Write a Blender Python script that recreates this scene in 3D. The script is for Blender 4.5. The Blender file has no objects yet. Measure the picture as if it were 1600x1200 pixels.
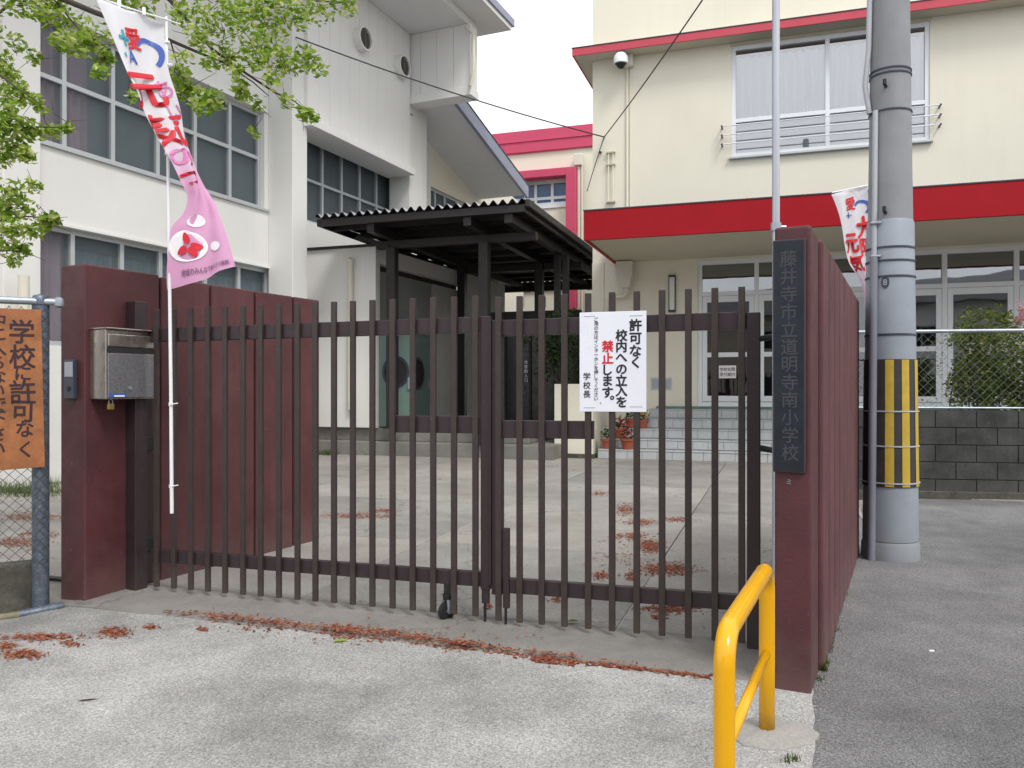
import bpy, math, random
from math import sin, cos, pi, radians, sqrt
random.seed(7)
S = bpy.context.scene
COL = S.collection

# ------------------------------------------------------------------ camera, sky, sun, exposure
H, F, CX, CY = 1.45, 1250.0, 800.0, 606.0          # eye height, focal length and horizon in photo pixels
cd = bpy.data.cameras.new('camera'); cam = bpy.data.objects.new('camera', cd); COL.objects.link(cam)
cam.location = (0, 0, H); cam.rotation_euler = (radians(90), 0, 0)
cd.sensor_width = 36; cd.lens = 36 * F / 1600; cd.shift_y = (CY - 600) / 1600; cd.clip_end = 800; cd.clip_start = .05
S.camera = cam

SUN_EL, SUN_AZ = radians(52), radians(150)           # azimuth clockwise from +Y: behind the camera, to its right
w = bpy.data.worlds.new('World'); S.world = w; w.use_nodes = True
nt = w.node_tree; nt.nodes.clear()
wo = nt.nodes.new('ShaderNodeOutputWorld'); bg = nt.nodes.new('ShaderNodeBackground')
sky = nt.nodes.new('ShaderNodeTexSky'); sky.sky_type = 'NISHITA'; sky.sun_disc = False
sky.sun_elevation = SUN_EL; sky.sun_rotation = SUN_AZ; sky.dust_density = 4.0; sky.air_density = 1.0
hs = nt.nodes.new('ShaderNodeHueSaturation'); hs.inputs['Saturation'].default_value = .35
tc = nt.nodes.new('ShaderNodeTexCoord'); nz = nt.nodes.new('ShaderNodeTexNoise')
nz.inputs['Scale'].default_value = 2.2; nz.inputs['Detail'].default_value = 5
mr = nt.nodes.new('ShaderNodeMapRange'); mr.inputs['To Min'].default_value = 7.6; mr.inputs['To Max'].default_value = 10.4
mr.inputs['From Min'].default_value = .25; mr.inputs['From Max'].default_value = .75
cl = nt.nodes.new('ShaderNodeMix'); cl.data_type = 'RGBA'; cl.blend_type = 'MULTIPLY'; cl.inputs[0].default_value = 1
cl.inputs[7].default_value = (.985, 1.0, 1.03, 1)
mx = nt.nodes.new('ShaderNodeMix'); mx.data_type = 'RGBA'; mx.inputs[0].default_value = .82
L = nt.links.new
L(tc.outputs['Generated'], nz.inputs['Vector']); L(nz.outputs['Fac'], mr.inputs['Value'])
L(mr.outputs[0], cl.inputs[6]); L(sky.outputs[0], hs.inputs['Color'])
L(hs.outputs[0], mx.inputs[6]); L(cl.outputs[2], mx.inputs[7])
L(mx.outputs[2], bg.inputs['Color']); bg.inputs['Strength'].default_value = .125
L(bg.outputs[0], wo.inputs['Surface'])

sd = bpy.data.lights.new('sun', 'SUN'); sd.energy = 1.35; sd.angle = radians(16); sd.color = (1, .955, .89)
so = bpy.data.objects.new('sun', sd); COL.objects.link(so); so.location = (4, -6, 20)
from mathutils import Vector
dsun = Vector((sin(SUN_AZ) * cos(SUN_EL), cos(SUN_AZ) * cos(SUN_EL), sin(SUN_EL)))
so.rotation_euler = dsun.to_track_quat('Z', 'Y').to_euler()
S.view_settings.view_transform = 'Standard'; S.view_settings.look = 'None'
S.view_settings.exposure = 0.47; S.view_settings.gamma = 1; S.view_settings.use_curve_mapping = False
S.cycles.max_bounces = 8; S.cycles.transparent_max_bounces = 24; S.cycles.caustics_reflective = False
S.cycles.caustics_refractive = False; S.cycles.use_denoising = True

# ------------------------------------------------------------------ helpers
def lin(c):
    if isinstance(c, str):
        c = tuple(int(c[i:i+2], 16) / 255 for i in (0, 2, 4))
        return tuple(x / 12.92 if x <= .04045 else ((x + .055) / 1.055) ** 2.4 for x in c)
    return c

class NT:
    def __init__(s, m):
        s.t = m.node_tree; s.t.nodes.clear()
        s.out = s.n('OutputMaterial')
    def n(s, k, **kw):
        x = s.t.nodes.new('ShaderNode' + k)
        for a, b in kw.items(): setattr(x, a, b)
        return x
    def l(s, a, b): s.t.links.new(a, b)
    def pos(s, scale=(1, 1, 1)):
        g = s.n('NewGeometry'); m = s.n('Mapping'); m.inputs['Scale'].default_value = scale
        s.l(g.outputs['Position'], m.inputs['Vector']); return m.outputs[0]
    def noise(s, vec, scale, detail=4, rough=.55):
        x = s.n('TexNoise'); x.inputs['Scale'].default_value = scale; x.inputs['Detail'].default_value = detail
        x.inputs['Roughness'].default_value = rough; s.l(vec, x.inputs['Vector']); return x.outputs['Fac']
    def vor(s, vec, scale, feature='F1'):
        x = s.n('TexVoronoi', feature=feature); x.inputs['Scale'].default_value = scale; s.l(vec, x.inputs['Vector']); return x
    def rng(s, v, a, b, c, d):
        x = s.n('MapRange'); s.l(v, x.inputs['Value'])
        for k, q in zip(('From Min', 'From Max', 'To Min', 'To Max'), (a, b, c, d)): x.inputs[k].default_value = q
        return x.outputs[0]
    def mix(s, f, a, b, bt='MIX'):
        x = s.n('Mix', data_type='RGBA', blend_type=bt)
        for i, v in ((0, f), (6, a), (7, b)):
            if hasattr(v, 'is_output'): s.l(v, x.inputs[i])
            elif i == 0: x.inputs[0].default_value = v
            else: x.inputs[i].default_value = (*lin(v), 1)
        return x.outputs[2]
    def val(s, op, a, b):
        x = s.n('Math', operation=op)
        for i, v in enumerate((a, b)):
            if hasattr(v, 'is_output'): s.l(v, x.inputs[i])
            else: x.inputs[i].default_value = v
        return x.outputs[0]
    def bump(s, h, strength, dist=.01):
        x = s.n('Bump'); x.inputs['Strength'].default_value = strength; x.inputs['Distance'].default_value = dist
        s.l(h, x.inputs['Height']); return x.outputs[0]
    def bsdf(s, col, rough=.6, metal=0, nrm=None, spec=.5, trans=None):
        b = s.n('BsdfPrincipled')
        for k, v in (('Base Color', col), ('Roughness', rough), ('Metallic', metal), ('Specular IOR Level', spec)):
            if hasattr(v, 'is_output'): s.l(v, b.inputs[k])
            else: b.inputs[k].default_value = (*lin(v), 1) if k == 'Base Color' else v
        if nrm: s.l(nrm, b.inputs['Normal'])
        return b.outputs[0]
    def done(s, sh): s.l(sh, s.out.inputs['Surface'])

def newmat(name):
    m = bpy.data.materials.new(name); m.use_nodes = True
    return m, NT(m)

def M(name, col, rough=.6, metal=0, var=.08, vs=2.5, bump=0, bs=120, streak=0, spec=.5, speck=0, ss=90, dirt=None, bd=.004):
    m, t = newmat(name); p = t.pos()
    f = t.rng(t.noise(p, vs, 6), .25, .75, 1 - var, 1 + var)
    c = t.mix(1.0, col, f, 'MULTIPLY')
    if streak:
        q = t.pos((1, 1, .06)); g = t.val('MULTIPLY', t.rng(t.noise(q, 5.5, 6, .7), .48, .8, 0, streak * 1.5), t.rng(t.noise(t.pos((1, 1, .5)), .55, 4, .6), .42, .66, 0, 1))
        c = t.mix(g, c, dirt or (.12, .115, .1))
    if speck:
        g = t.rng(t.noise(p, ss, 3, .7), .35, .7, 1 - speck, 1 + speck)
        c = t.mix(1.0, c, g, 'MULTIPLY')
    nrm = None
    if bump: nrm = t.bump(t.noise(p, bs, 4, .6), bump, bd)
    r = t.rng(t.noise(p, vs * 3, 4), .3, .7, max(.03, rough - .08), min(1, rough + .08))
    t.done(t.bsdf(c, r, metal, nrm, spec)); return m

class MB:
    def __init__(s): s.v = []; s.f = []; s.uv = None
    def add(s, vs, fs):
        o = len(s.v); s.v += [tuple(x) for x in vs]; s.f += [tuple(i + o for i in f) for f in fs]; return s
    def quad(s, *p): return s.add(p, [tuple(range(len(p)))])
    def hexa(s, p):   # 8 points: bottom ring 0-3, top ring 4-7
        return s.add(p, [(3, 2, 1, 0), (4, 5, 6, 7), (0, 1, 5, 4), (1, 2, 6, 5), (2, 3, 7, 6), (3, 0, 4, 7)])
    def wbox(s, x0, x1, y0, y1, z0, z1):
        return s.hexa([(x0, y0, z0), (x1, y0, z0), (x1, y1, z0), (x0, y1, z0), (x0, y0, z1), (x1, y0, z1), (x1, y1, z1), (x0, y1, z1)])
    def box(s, fr, k0, k1, d0, d1, z0, z1):
        return s.hexa([fr.p(k0, d1, z0), fr.p(k1, d1, z0), fr.p(k1, d0, z0), fr.p(k0, d0, z0),
                       fr.p(k0, d1, z1), fr.p(k1, d1, z1), fr.p(k1, d0, z1), fr.p(k0, d0, z1)])
    def prism(s, fr, poly, d0, d1):    # poly: (k, z) list seen from the front, extruded in depth
        n = len(poly); a = [fr.p(k, d1, z) for k, z in poly]; b = [fr.p(k, d0, z) for k, z in poly]
        return s.add(a + b, [tuple(range(n)), tuple(range(2 * n - 1, n - 1, -1))] + [(i, i + n, (i + 1) % n + n, (i + 1) % n) for i in range(n)])
    def tube(s, pts, r, n=8, caps=True):
        pts = [Vector(p) for p in pts]; rs = r if isinstance(r, (list, tuple)) else [r] * len(pts)
        o = len(s.v); up = None
        for i, p in enumerate(pts):
            t = (pts[min(i + 1, len(pts) - 1)] - pts[max(i - 1, 0)]).normalized()
            if up is None: up = Vector((0, 0, 1)) if abs(t.z) < .9 else Vector((1, 0, 0))
            a = t.cross(up).normalized(); up = a.cross(t).normalized()
            for j in range(n):
                q = p + (a * cos(2 * pi * j / n) + up * sin(2 * pi * j / n)) * rs[i]; s.v.append(tuple(q))
        for i in range(len(pts) - 1):
            for j in range(n):
                s.f.append((o + i * n + j, o + i * n + (j + 1) % n, o + (i + 1) * n + (j + 1) % n, o + (i + 1) * n + j))
        if caps:
            s.f.append(tuple(o + j for j in range(n - 1, -1, -1))); e = o + (len(pts) - 1) * n
            s.f.append(tuple(e + j for j in range(n)))
        return s
    def cyl(s, x, y, z0, z1, r0, r1=None, n=20):
        return s.tube([(x, y, z0), (x, y, z1)], [r0, r0 if r1 is None else r1], n)
    def lathe(s, x, y, prof, n=20):
        o = len(s.v)
        for r, z in prof:
            for j in range(n): s.v.append((x + r * cos(2 * pi * j / n), y + r * sin(2 * pi * j / n), z))
        for i in range(len(prof) - 1):
            for j in range(n):
                s.f.append((o + i * n + j, o + i * n + (j + 1) % n, o + (i + 1) * n + (j + 1) % n, o + (i + 1) * n + j))
        s.f.append(tuple(o + (len(prof) - 1) * n + j for j in range(n))); return s

class Fr:   # a vertical working plane: a runs along it to the right, n points out towards the viewer
    def __init__(s, ox, oy, ax, ay):
        l = sqrt(ax * ax + ay * ay); s.o = (ox, oy); s.a = (ax / l, ay / l); s.n = (ay / l, -ax / l)
    def p(s, k, d, z): return (s.o[0] + s.a[0] * k + s.n[0] * d, s.o[1] + s.a[1] * k + s.n[1] * d, z)
    def k(s, u, d=0):
        q = (u - CX) / F; x = s.o[0] + s.n[0] * d; y = s.o[1] + s.n[1] * d
        return (q * y - x) / (s.a[0] - q * s.a[1])
    def kz(s, u, v, d=0):
        k = s.k(u, d); y = s.p(k, d, 0)[1]; return k, H + (CY - v) / F * y
    def hit(s, u, v, d=0): k, z = s.kz(u, v, d); return s.p(k, d, z)

def at(u, v, Y): return ((u - CX) / F * Y, Y, H + (CY - v) / F * Y)
def gnd(u, v, z=0):
    Y = (H - z) * F / (v - CY); return ((u - CX) / F * Y, Y, z)

def finish(o, label=None, cat=None, group=None, kind=None):
    if label: o['label'] = label
    if cat: o['category'] = cat
    if group: o['group'] = group
    if kind: o['kind'] = kind
    return o
def thing(name, loc, label, cat, group=None):
    o = bpy.data.objects.new(name, None); COL.objects.link(o); o.location = loc; o.empty_display_size = .2
    return finish(o, label, cat, group)
def wloc(p):
    v = Vector((0, 0, 0))
    while p: v += p.location; p = p.parent
    return v
def obj(name, mb, mat, parent=None, bevel=0, smooth=False, seg=2, **tags):
    base = wloc(parent) if parent else Vector((0, 0, 0))
    me = bpy.data.meshes.new(name)
    me.from_pydata([(x - base.x, y - base.y, z - base.z) for x, y, z in mb.v], [], mb.f); me.update()
    if mb.uv:
        uvl = me.uv_layers.new(name='UVMap')
        for l in me.loops: uvl.data[l.index].uv = mb.uv[l.vertex_index]
    me.materials.append(mat)
    if smooth:
        for p in me.polygons: p.use_smooth = True
        if smooth != 'all':
            try: me.set_sharp_from_angle(angle=radians(40))
            except Exception: pass
    o = bpy.data.objects.new(name, me); COL.objects.link(o)
    if parent: o.parent = parent
    if bevel:
        b = o.modifiers.new('bevel', 'BEVEL'); b.width = bevel; b.segments = seg; b.limit_method = 'ANGLE'; b.angle_limit = radians(40)
    return finish(o, **tags)
def solo(name, mb, mat, loc, label, cat, group=None, **kw):   # a thing that is one mesh, origin at its base
    base = Vector(loc); m2 = MB(); m2.v = [tuple(Vector(p) - base) for p in mb.v]; m2.f = mb.f; m2.uv = mb.uv
    o = obj(name, m2, mat, None, **kw); o.location = base
    return finish(o, label, cat, group)
def copies(src, offsets):    # alike pieces that share one mesh
    out = []
    for d in offsets:
        c = src.copy(); COL.objects.link(c); c.location = Vector(src.location) + Vector(d); out.append(c)
    return out

_tc = {}
def glyph(ch, bold=0.0):
    key = (ch, bold)
    if key not in _tc:
        cu = bpy.data.curves.new('t', 'FONT'); cu.body = ch; cu.size = 1; cu.align_x = 'CENTER'; cu.align_y = 'CENTER'
        cu.offset = bold; cu.resolution_u = 3
        o = bpy.data.objects.new('t', cu); COL.objects.link(o)
        dg = bpy.context.evaluated_depsgraph_get(); me = bpy.data.meshes.new_from_object(o.evaluated_get(dg))
        vs = [tuple(v.co[:2]) for v in me.vertices]; fs = [tuple(p.vertices) for p in me.polygons]
        bpy.data.objects.remove(o); bpy.data.curves.remove(cu); bpy.data.meshes.remove(me)
        if vs:
            x0 = min(v[0] for v in vs); x1 = max(v[0] for v in vs); y0 = min(v[1] for v in vs); y1 = max(v[1] for v in vs)
            small = max(x1 - x0, y1 - y0) < .45
            cx, cy = (x0 + x1) / 2, (y0 + y1) / 2
            vs = [(x - cx, y - cy) for x, y in vs]
        _tc[key] = (vs, fs)
    return _tc[key]
def strokes(bold): return [(0, 0)] if not bold else [(0, 0), (bold, 0), (-bold, 0), (0, bold), (0, -bold), (bold * .7, bold * .7), (-bold * .7, -bold * .7)]
def put_text(mb, ch, fn, cx, cy, size, bold=0.0, sx=1, rot=0):   # fn maps (x, y, lift) of the sheet to a world point
    vs, fs = glyph(ch); c, s_ = cos(rot), sin(rot)
    for i, (bx, by) in enumerate(strokes(bold)):
        mb.add([fn(cx + ((x + bx) * c - (y + by) * s_) * size * sx, cy + ((x + bx) * s_ + (y + by) * c) * size, i * .00012) for x, y in vs], fs)

# ------------------------------------------------------------------ materials
TH = math.atan2(.3125, .95)
E1, E2 = (cos(TH), -sin(TH)), (sin(TH), cos(TH))      # along the gate and school front / away from the street
def FAC(t): return Fr(E2[0] * t, E2[1] * t, *E1)

m_gate = M('brown_gate_paint', (.031, .0185, .0225), .42, var=.12, vs=6, bump=.06, bs=300, speck=.08, ss=60)
m_bar = M('worn_bar_paint', (.040, .028, .026), .45, var=.2, vs=9, speck=.12, ss=80)
m_red = M('maroon_mortar', (.076, .0185, .022), .62, var=.30, vs=3.2, bump=.5, bs=70, streak=.38, dirt=(.05, .025, .025), speck=.07, ss=200)
m_red2 = M('maroon_panel', (.098, .031, .035), .72, var=.26, vs=3.0, bump=.7, bs=100, streak=.40, dirt=(.19, .10, .10), speck=.08, ss=220)
m_plate = M('nameplate_black', (.009, .0125, .023), .38, var=.15, vs=5)
m_char = M('engraved_characters', (.040, .044, .052), .5)
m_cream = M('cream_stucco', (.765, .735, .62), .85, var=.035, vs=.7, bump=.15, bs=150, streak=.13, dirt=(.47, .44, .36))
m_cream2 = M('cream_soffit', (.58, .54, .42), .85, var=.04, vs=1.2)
m_white = M('white_wall', (.735, .735, .71), .82, var=.045, vs=.6, bump=.12, bs=120, streak=.24, dirt=(.40, .39, .36))
m_white2 = M('white_cladding', (.76, .76, .745), .7, var=.03, vs=.9, streak=.05, dirt=(.5, .5, .48))
m_soff = M('pale_soffit', (.72, .72, .72), .8, var=.03)
m_fascia = M('red_fascia', (.33, .004, .011), .5, var=.08, vs=1.5, bump=.04, bs=30, spec=.2)
m_eave = M('red_eave', (.52, .055, .085), .42, var=.06)
m_pink = M('pinkish_red_parapet', (.56, .055, .13), .5, var=.06)
m_alum = M('white_aluminium', (.76, .79, .83), .42, var=.03)
m_alum2 = M('silver_aluminium', (.50, .53, .55), .4, metal=.3, var=.04)
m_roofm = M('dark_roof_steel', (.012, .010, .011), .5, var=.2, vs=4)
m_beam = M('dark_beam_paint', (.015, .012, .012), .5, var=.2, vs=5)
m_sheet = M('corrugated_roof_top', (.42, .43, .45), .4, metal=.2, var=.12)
m_steel = M('galvanised_steel', (.36, .40, .45), .42, metal=.55, var=.22, vs=14)
m_steeld = M('weathered_fence_post', (.115, .14, .18), .5, metal=.4, var=.35, vs=18, speck=.3, ss=60)
m_wire = M('chain_wire', (.10, .10, .10), .55, metal=.3, var=.1)
m_wirel = M('pale_chain_wire', (.26, .28, .29), .5, metal=.3, var=.1)
m_yel = M('yellow_enamel', (.74, .375, .003), .17, var=.05, vs=4, bump=.03, bs=14)
m_black = M('black_rubber', (.012, .012, .013), .55, var=.2)
m_orange = M('orange_board', (.31, .115, .038), .6, var=.38, vs=7, streak=.6, dirt=(.40, .13, .04), speck=.1, ss=50)
m_ink = M('black_ink', (.03, .012, .018), .6)
m_blackp = M('black_print', (.014, .016, .024), .5)
m_redp = M('red_print', (.62, .015, .03), .5)
m_bluep = M('blue_print', (.05, .11, .42), .5)
m_tealp = M('teal_print', (.05, .35, .42), .5)
m_pinkp = M('pink_print', (.62, .20, .42), .6)
m_whitep = M('white_print', (.85, .83, .86), .6)
m_greyp = M('grey_print', (.35, .36, .40), .6)
m_mauve = M('mauve_print', (.22, .09, .19), .6)
m_sign = M('white_sign_board', (.80, .82, .90), .32, var=.02)
m_pole = M('utility_pole_concrete', (.255, .265, .28), .8, var=.14, vs=3, bump=.2, bs=160, streak=.25, dirt=(.15, .15, .155))
m_sleeve = M('grey_pole_sleeve', (.265, .30, .345), .55, var=.12, vs=3, streak=.3, dirt=(.25, .27, .29))
m_cond = M('mauve_grey_conduit', (.20, .205, .25), .5, var=.1)
m_condl = M('pale_conduit', (.42, .44, .48), .5, var=.1)
m_guard = M('black_guard_sheet', (.035, .03, .03), .55, var=.25, vs=9)
m_gy = M('yellow_guard_stripe', (.50, .345, .04), .5, var=.12, vs=12)
m_flagp = M('white_flag_pole', (.80, .81, .84), .35)
m_stain = M('stainless_steel', (.47, .42, .37), .30, metal=.9, var=.08, vs=4)
m_stain2 = M('embossed_steel', (.30, .30, .32), .38, metal=.85, var=.3, vs=70, bump=.6, bs=190)
m_block = M('grey_concrete_block', (.046, .046, .045), .9, var=.55, vs=3.2, bump=.6, bs=70, streak=.5, dirt=(.10, .10, .097), speck=.25, ss=60)
m_mort = M('dark_mortar', (.03, .03, .029), .9, var=.3)
m_kerb = M('mossy_kerb_concrete', (.075, .073, .058), .9, var=.5, vs=5, bump=.6, bs=60, speck=.2, ss=40, streak=.3, dirt=(.03, .035, .02))
m_tile = M('grey_step_tile', (.46, .48, .49), .45, var=.10, vs=6)
m_grout = M('grout', (.33, .34, .35), .9)
m_sill = M('green_step_edge', (.12, .20, .17), .6)
m_terra = M('terracotta', (.34, .085, .05), .75, var=.15, vs=9)
m_doorg = M('green_steel_door', (.15, .225, .20), .5, var=.06)
m_dark = M('dark_interior', (.016, .016, .018), .7)
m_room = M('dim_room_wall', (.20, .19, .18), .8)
m_gold = M('brass', (.45, .30, .09), .4, metal=.8)
m_dgrey = M('dark_grey_plastic', (.035, .045, .07), .4)
m_lgrey = M('light_grey_plastic', (.36, .40, .45), .4)
m_cable = M('black_cable', (.03, .03, .033), .6)
m_cur_w = M('white_curtain', (.84, .86, .90), .85, var=.03)
m_cur_g = M('grey_green_curtain', (.22, .255, .26), .8, var=.12, vs=1.3)
m_cur_p = M('mauve_brown_curtain', (.62, .43, .48), .8, var=.1)
m_cur_t = M('teal_curtain', (.26, .35, .36), .8, var=.1)
m_gutter = M('bluish_roof_edge', (.26, .27, .36), .45, metal=.3, var=.06)
m_bark = M('cherry_bark', (.055, .042, .036), .85, var=.3, vs=8, bump=.6, bs=40)
m_soil = M('soil', (.05, .038, .028), .95)
m_pipe = M('cream_pipe', (.66, .63, .54), .5, var=.05)
m_lampg = M('opal_lamp_glass', (.70, .70, .66), .3)
m_foot = M('pale_concrete_footing', (.31, .30, .28), .9, var=.12, vs=8, bump=.4, bs=80, speck=.12, ss=70)
m_litter = M('white_litter', (.85, .85, .85), .6)
m_wood = M('brown_wood', (.20, .10, .05), .6)
m_paleb = M('pale_grey_panel', (.24, .25, .24), .6)

def splash(m, h0, h1, dirt, amt):
    t = m.node_tree; b = next(n for n in t.nodes if n.type == 'BSDF_PRINCIPLED'); src = b.inputs['Base Color'].links[0].from_socket
    g = t.nodes.new('ShaderNodeNewGeometry'); sp = t.nodes.new('ShaderNodeSeparateXYZ'); t.links.new(g.outputs['Position'], sp.inputs[0])
    nz = t.nodes.new('ShaderNodeTexNoise'); nz.inputs['Scale'].default_value = 7; nz.inputs['Detail'].default_value = 7; t.links.new(g.outputs['Position'], nz.inputs['Vector'])
    ad = t.nodes.new('ShaderNodeMath'); ad.operation = 'MULTIPLY_ADD'; ad.inputs[1].default_value = .5; t.links.new(nz.outputs['Fac'], ad.inputs[0]); t.links.new(sp.outputs[2], ad.inputs[2])
    mr = t.nodes.new('ShaderNodeMapRange'); t.links.new(ad.outputs[0], mr.inputs[0])
    for k, v in zip(('From Min', 'From Max', 'To Min', 'To Max'), (h0 + .25, h1 + .25, amt, 0)): mr.inputs[k].default_value = v
    n2 = t.nodes.new('ShaderNodeTexNoise'); n2.inputs['Scale'].default_value = 26; n2.inputs['Detail'].default_value = 5; t.links.new(g.outputs['Position'], n2.inputs['Vector'])
    m2 = t.nodes.new('ShaderNodeMapRange'); t.links.new(n2.outputs['Fac'], m2.inputs[0])
    for k, v in zip(('From Min', 'From Max', 'To Min', 'To Max'), (.70, .74, 0, .55)): m2.inputs[k].default_value = v
    mx = t.nodes.new('ShaderNodeMath'); mx.operation = 'MAXIMUM'; t.links.new(mr.outputs[0], mx.inputs[0]); t.links.new(m2.outputs[0], mx.inputs[1])
    c = t.nodes.new('ShaderNodeMix'); c.data_type = 'RGBA'; t.links.new(mx.outputs[0], c.inputs[0]); t.links.new(src, c.inputs[6]); c.inputs[7].default_value = (*dirt, 1)
    t.links.new(c.outputs[2], b.inputs['Base Color'])
splash(m_red, -.05, .35, (.15, .095, .085), .5); splash(m_red2, -.05, .35, (.15, .10, .09), .5)
splash(m_yel, -.06, .10, (.16, .075, .02), .75); splash(m_pole, -9, -8, (.14, .14, .14), 0); splash(m_gy, -9, -8, (.16, .12, .06), 0); splash(m_block, -.1, .35, (.10, .10, .085), .5)
splash(m_sleeve, -.1, .3, (.20, .19, .17), .6); splash(m_gate, -.2, .25, (.09, .075, .065), .5); splash(m_bar, 0, .25, (.09, .075, .06), .5)

def glass(name, tint=(.75, .82, .86), base=.06, refl=.9):
    m, t = newmat(name)
    tr = t.n('BsdfTransparent'); tr.inputs['Color'].default_value = (*tint, 1)
    g = t.n('BsdfGlossy'); g.inputs['Roughness'].default_value = .015
    fr = t.n('Fresnel'); fr.inputs['IOR'].default_value = 1.52
    f = t.val('ADD', t.val('MULTIPLY', fr.outputs[0], refl * 1.7), base)
    nb = t.bump(t.noise(t.pos(), .9, 2), .04, .08); t.l(nb, g.inputs['Normal'])
    mx = t.n('MixShader'); t.l(f, mx.inputs[0]); t.l(tr.outputs[0], mx.inputs[1]); t.l(g.outputs[0], mx.inputs[2])
    t.done(mx.outputs[0]); return m
def frosted(name, tint, f):
    m, t = newmat(name); tr = t.n('BsdfTransparent'); tr.inputs['Color'].default_value = (*tint, 1)
    g = t.n('BsdfPrincipled'); g.inputs['Base Color'].default_value = (.165, .195, .21, 1); g.inputs['Roughness'].default_value = .38; g.inputs['Specular IOR Level'].default_value = .3
    mx = t.n('MixShader'); mx.inputs[0].default_value = f; t.l(tr.outputs[0], mx.inputs[1]); t.l(g.outputs[0], mx.inputs[2]); t.done(mx.outputs[0]); return m
m_frost = frosted('wired_glass', (.9, .92, .94), .26)
m_bglass = M('black_glass', (.008, .008, .009), .25)
m_glass = glass('window_glass', (.93, .95, .97), .05)
m_glassd = glass('tinted_glass', (.5, .56, .6), .10)
m_glassb = glass('sky_bright_glass', (.96, .98, 1), .24)
m_glasst = glass('transom_glass', (.6, .68, .76), .22)

def leaf_mat(name, a, b, c):
    m, t = newmat(name); g = t.n('NewGeometry'); cr = t.n('ValToRGB'); r = cr.color_ramp
    r.elements[0].color = (*a, 1); r.elements[1].color = (*c, 1); e = r.elements.new(.5); e.color = (*b, 1)
    t.l(g.outputs['Random Per Island'], cr.inputs[0])
    d = t.n('BsdfPrincipled'); t.l(cr.outputs[0], d.inputs['Base Color']); d.inputs['Roughness'].default_value = .5
    tr = t.n('BsdfTranslucent'); t.l(cr.outputs[0], tr.inputs['Color'])
    mx = t.n('MixShader'); mx.inputs[0].default_value = .5; t.l(d.outputs[0], mx.inputs[1]); t.l(tr.outputs[0], mx.inputs[2])
    t.done(mx.outputs[0]); return m
m_leaf = leaf_mat('cherry_leaf', (.13, .26, .015), (.31, .46, .04), (.62, .66, .26))
m_leafy = leaf_mat('hedge_leaf', (.035, .07, .012), (.10, .16, .022), (.28, .30, .04))
m_leafd = leaf_mat('dark_shrub_leaf', (.02, .045, .012), (.045, .085, .025), (.08, .125, .045))
m_grass = leaf_mat('grass_blade', (.06, .10, .02), (.10, .16, .03), (.17, .20, .06))
m_petal = leaf_mat('fallen_calyx', (.20, .045, .02), (.36, .105, .05), (.58, .28, .17))
m_flow_p = leaf_mat('pink_flower', (.60, .25, .32), (.7, .4, .45), (.8, .6, .6))
m_flow_r = leaf_mat('red_flower', (.35, .02, .05), (.45, .03, .04), (.30, .03, .15))
m_flow_y = leaf_mat('yellow_flower', (.7, .38, .02), (.75, .45, .03), (.6, .3, .02))
m_flow_w = leaf_mat('white_flower', (.7, .7, .65), (.75, .75, .7), (.6, .62, .6))

def ground_mat(name, lo, hi, patch, speck, scale, bump, crack=.33, ckamt=.55):
    m, t = newmat(name); p = t.pos()
    a = t.noise(p, patch, 6, .6); b = t.noise(p, patch * 4.7, 5, .6)
    f = t.rng(t.val('ADD', t.val('MULTIPLY', a, .7), t.val('MULTIPLY', b, .3)), .36, .62, 0, 1)
    c = t.mix(f, lo, hi)
    v = t.vor(p, scale); g = t.rng(v.outputs['Color'], 0, 1, 1 - speck, 1 + speck)
    c = t.mix(1.0, c, g, 'MULTIPLY')
    n2 = t.rng(t.noise(p, scale * .55, 3, .7), .3, .7, 1 - speck * .8, 1 + speck * .8); c = t.mix(1.0, c, n2, 'MULTIPLY')
    st = t.rng(t.noise(p, 1.7, 8, .68), .58, .74, 0, .35); c = t.mix(st, c, (.10, .095, .085))
    wp = t.n('VectorMath', operation='ADD'); nz_ = t.n('TexNoise'); nz_.inputs['Scale'].default_value = 2.3; nz_.inputs['Detail'].default_value = 6; t.l(p, nz_.inputs['Vector'])
    sc_ = t.n('VectorMath', operation='SCALE'); sc_.inputs['Scale'].default_value = .9; t.l(nz_.outputs['Color'], sc_.inputs[0]); t.l(p, wp.inputs[0]); t.l(sc_.outputs[0], wp.inputs[1])
    vc = t.vor(wp.outputs[0], crack, 'DISTANCE_TO_EDGE'); ck_ = t.rng(vc.outputs['Distance'], .0, .005, ckamt, 0); c = t.mix(ck_, c, (.07, .066, .06))
    h = t.val('ADD', v.outputs['Distance'], t.noise(p, scale * .4, 3))
    t.done(t.bsdf(c, .88, 0, t.bump(h, bump, .006), .3)); return m
m_fore = ground_mat('aggregate_concrete', (.17, .168, .161), (.52, .515, .505), .30, .40, 165, .8, .25, .10)
m_smooth = ground_mat('trowelled_concrete', (.165, .158, .147), (.245, .233, .217), 1.1, .09, 110, .2)
m_yard = ground_mat('yard_concrete', (.235, .222, .206), (.36, .343, .322), .5, .10, 80, .25)
m_yard2 = ground_mat('worn_yard_concrete', (.205, .195, .182), (.31, .297, .28), .7, .12, 80, .25)
m_asph = ground_mat('asphalt', (.118, .117, .121), (.25, .25, .255), .5, .48, 165, .9, .25, .2)
m_asphl = ground_mat('pale_asphalt', (.17, .17, .172), (.23, .23, .23), .4, .25, 110, .5)
m_joint = M('dark_joint', (.06, .055, .05), .95)

# ------------------------------------------------------------------ ground
WD = (.445, .8955)                                     # the two red walls both run this way from the street
gb = MB(); gb.quad((-300, -120, -.03), (300, -120, -.03), (300, 500, -.03), (-300, 500, -.03))
obj('ground', gb, m_yard2, kind='structure')
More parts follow.
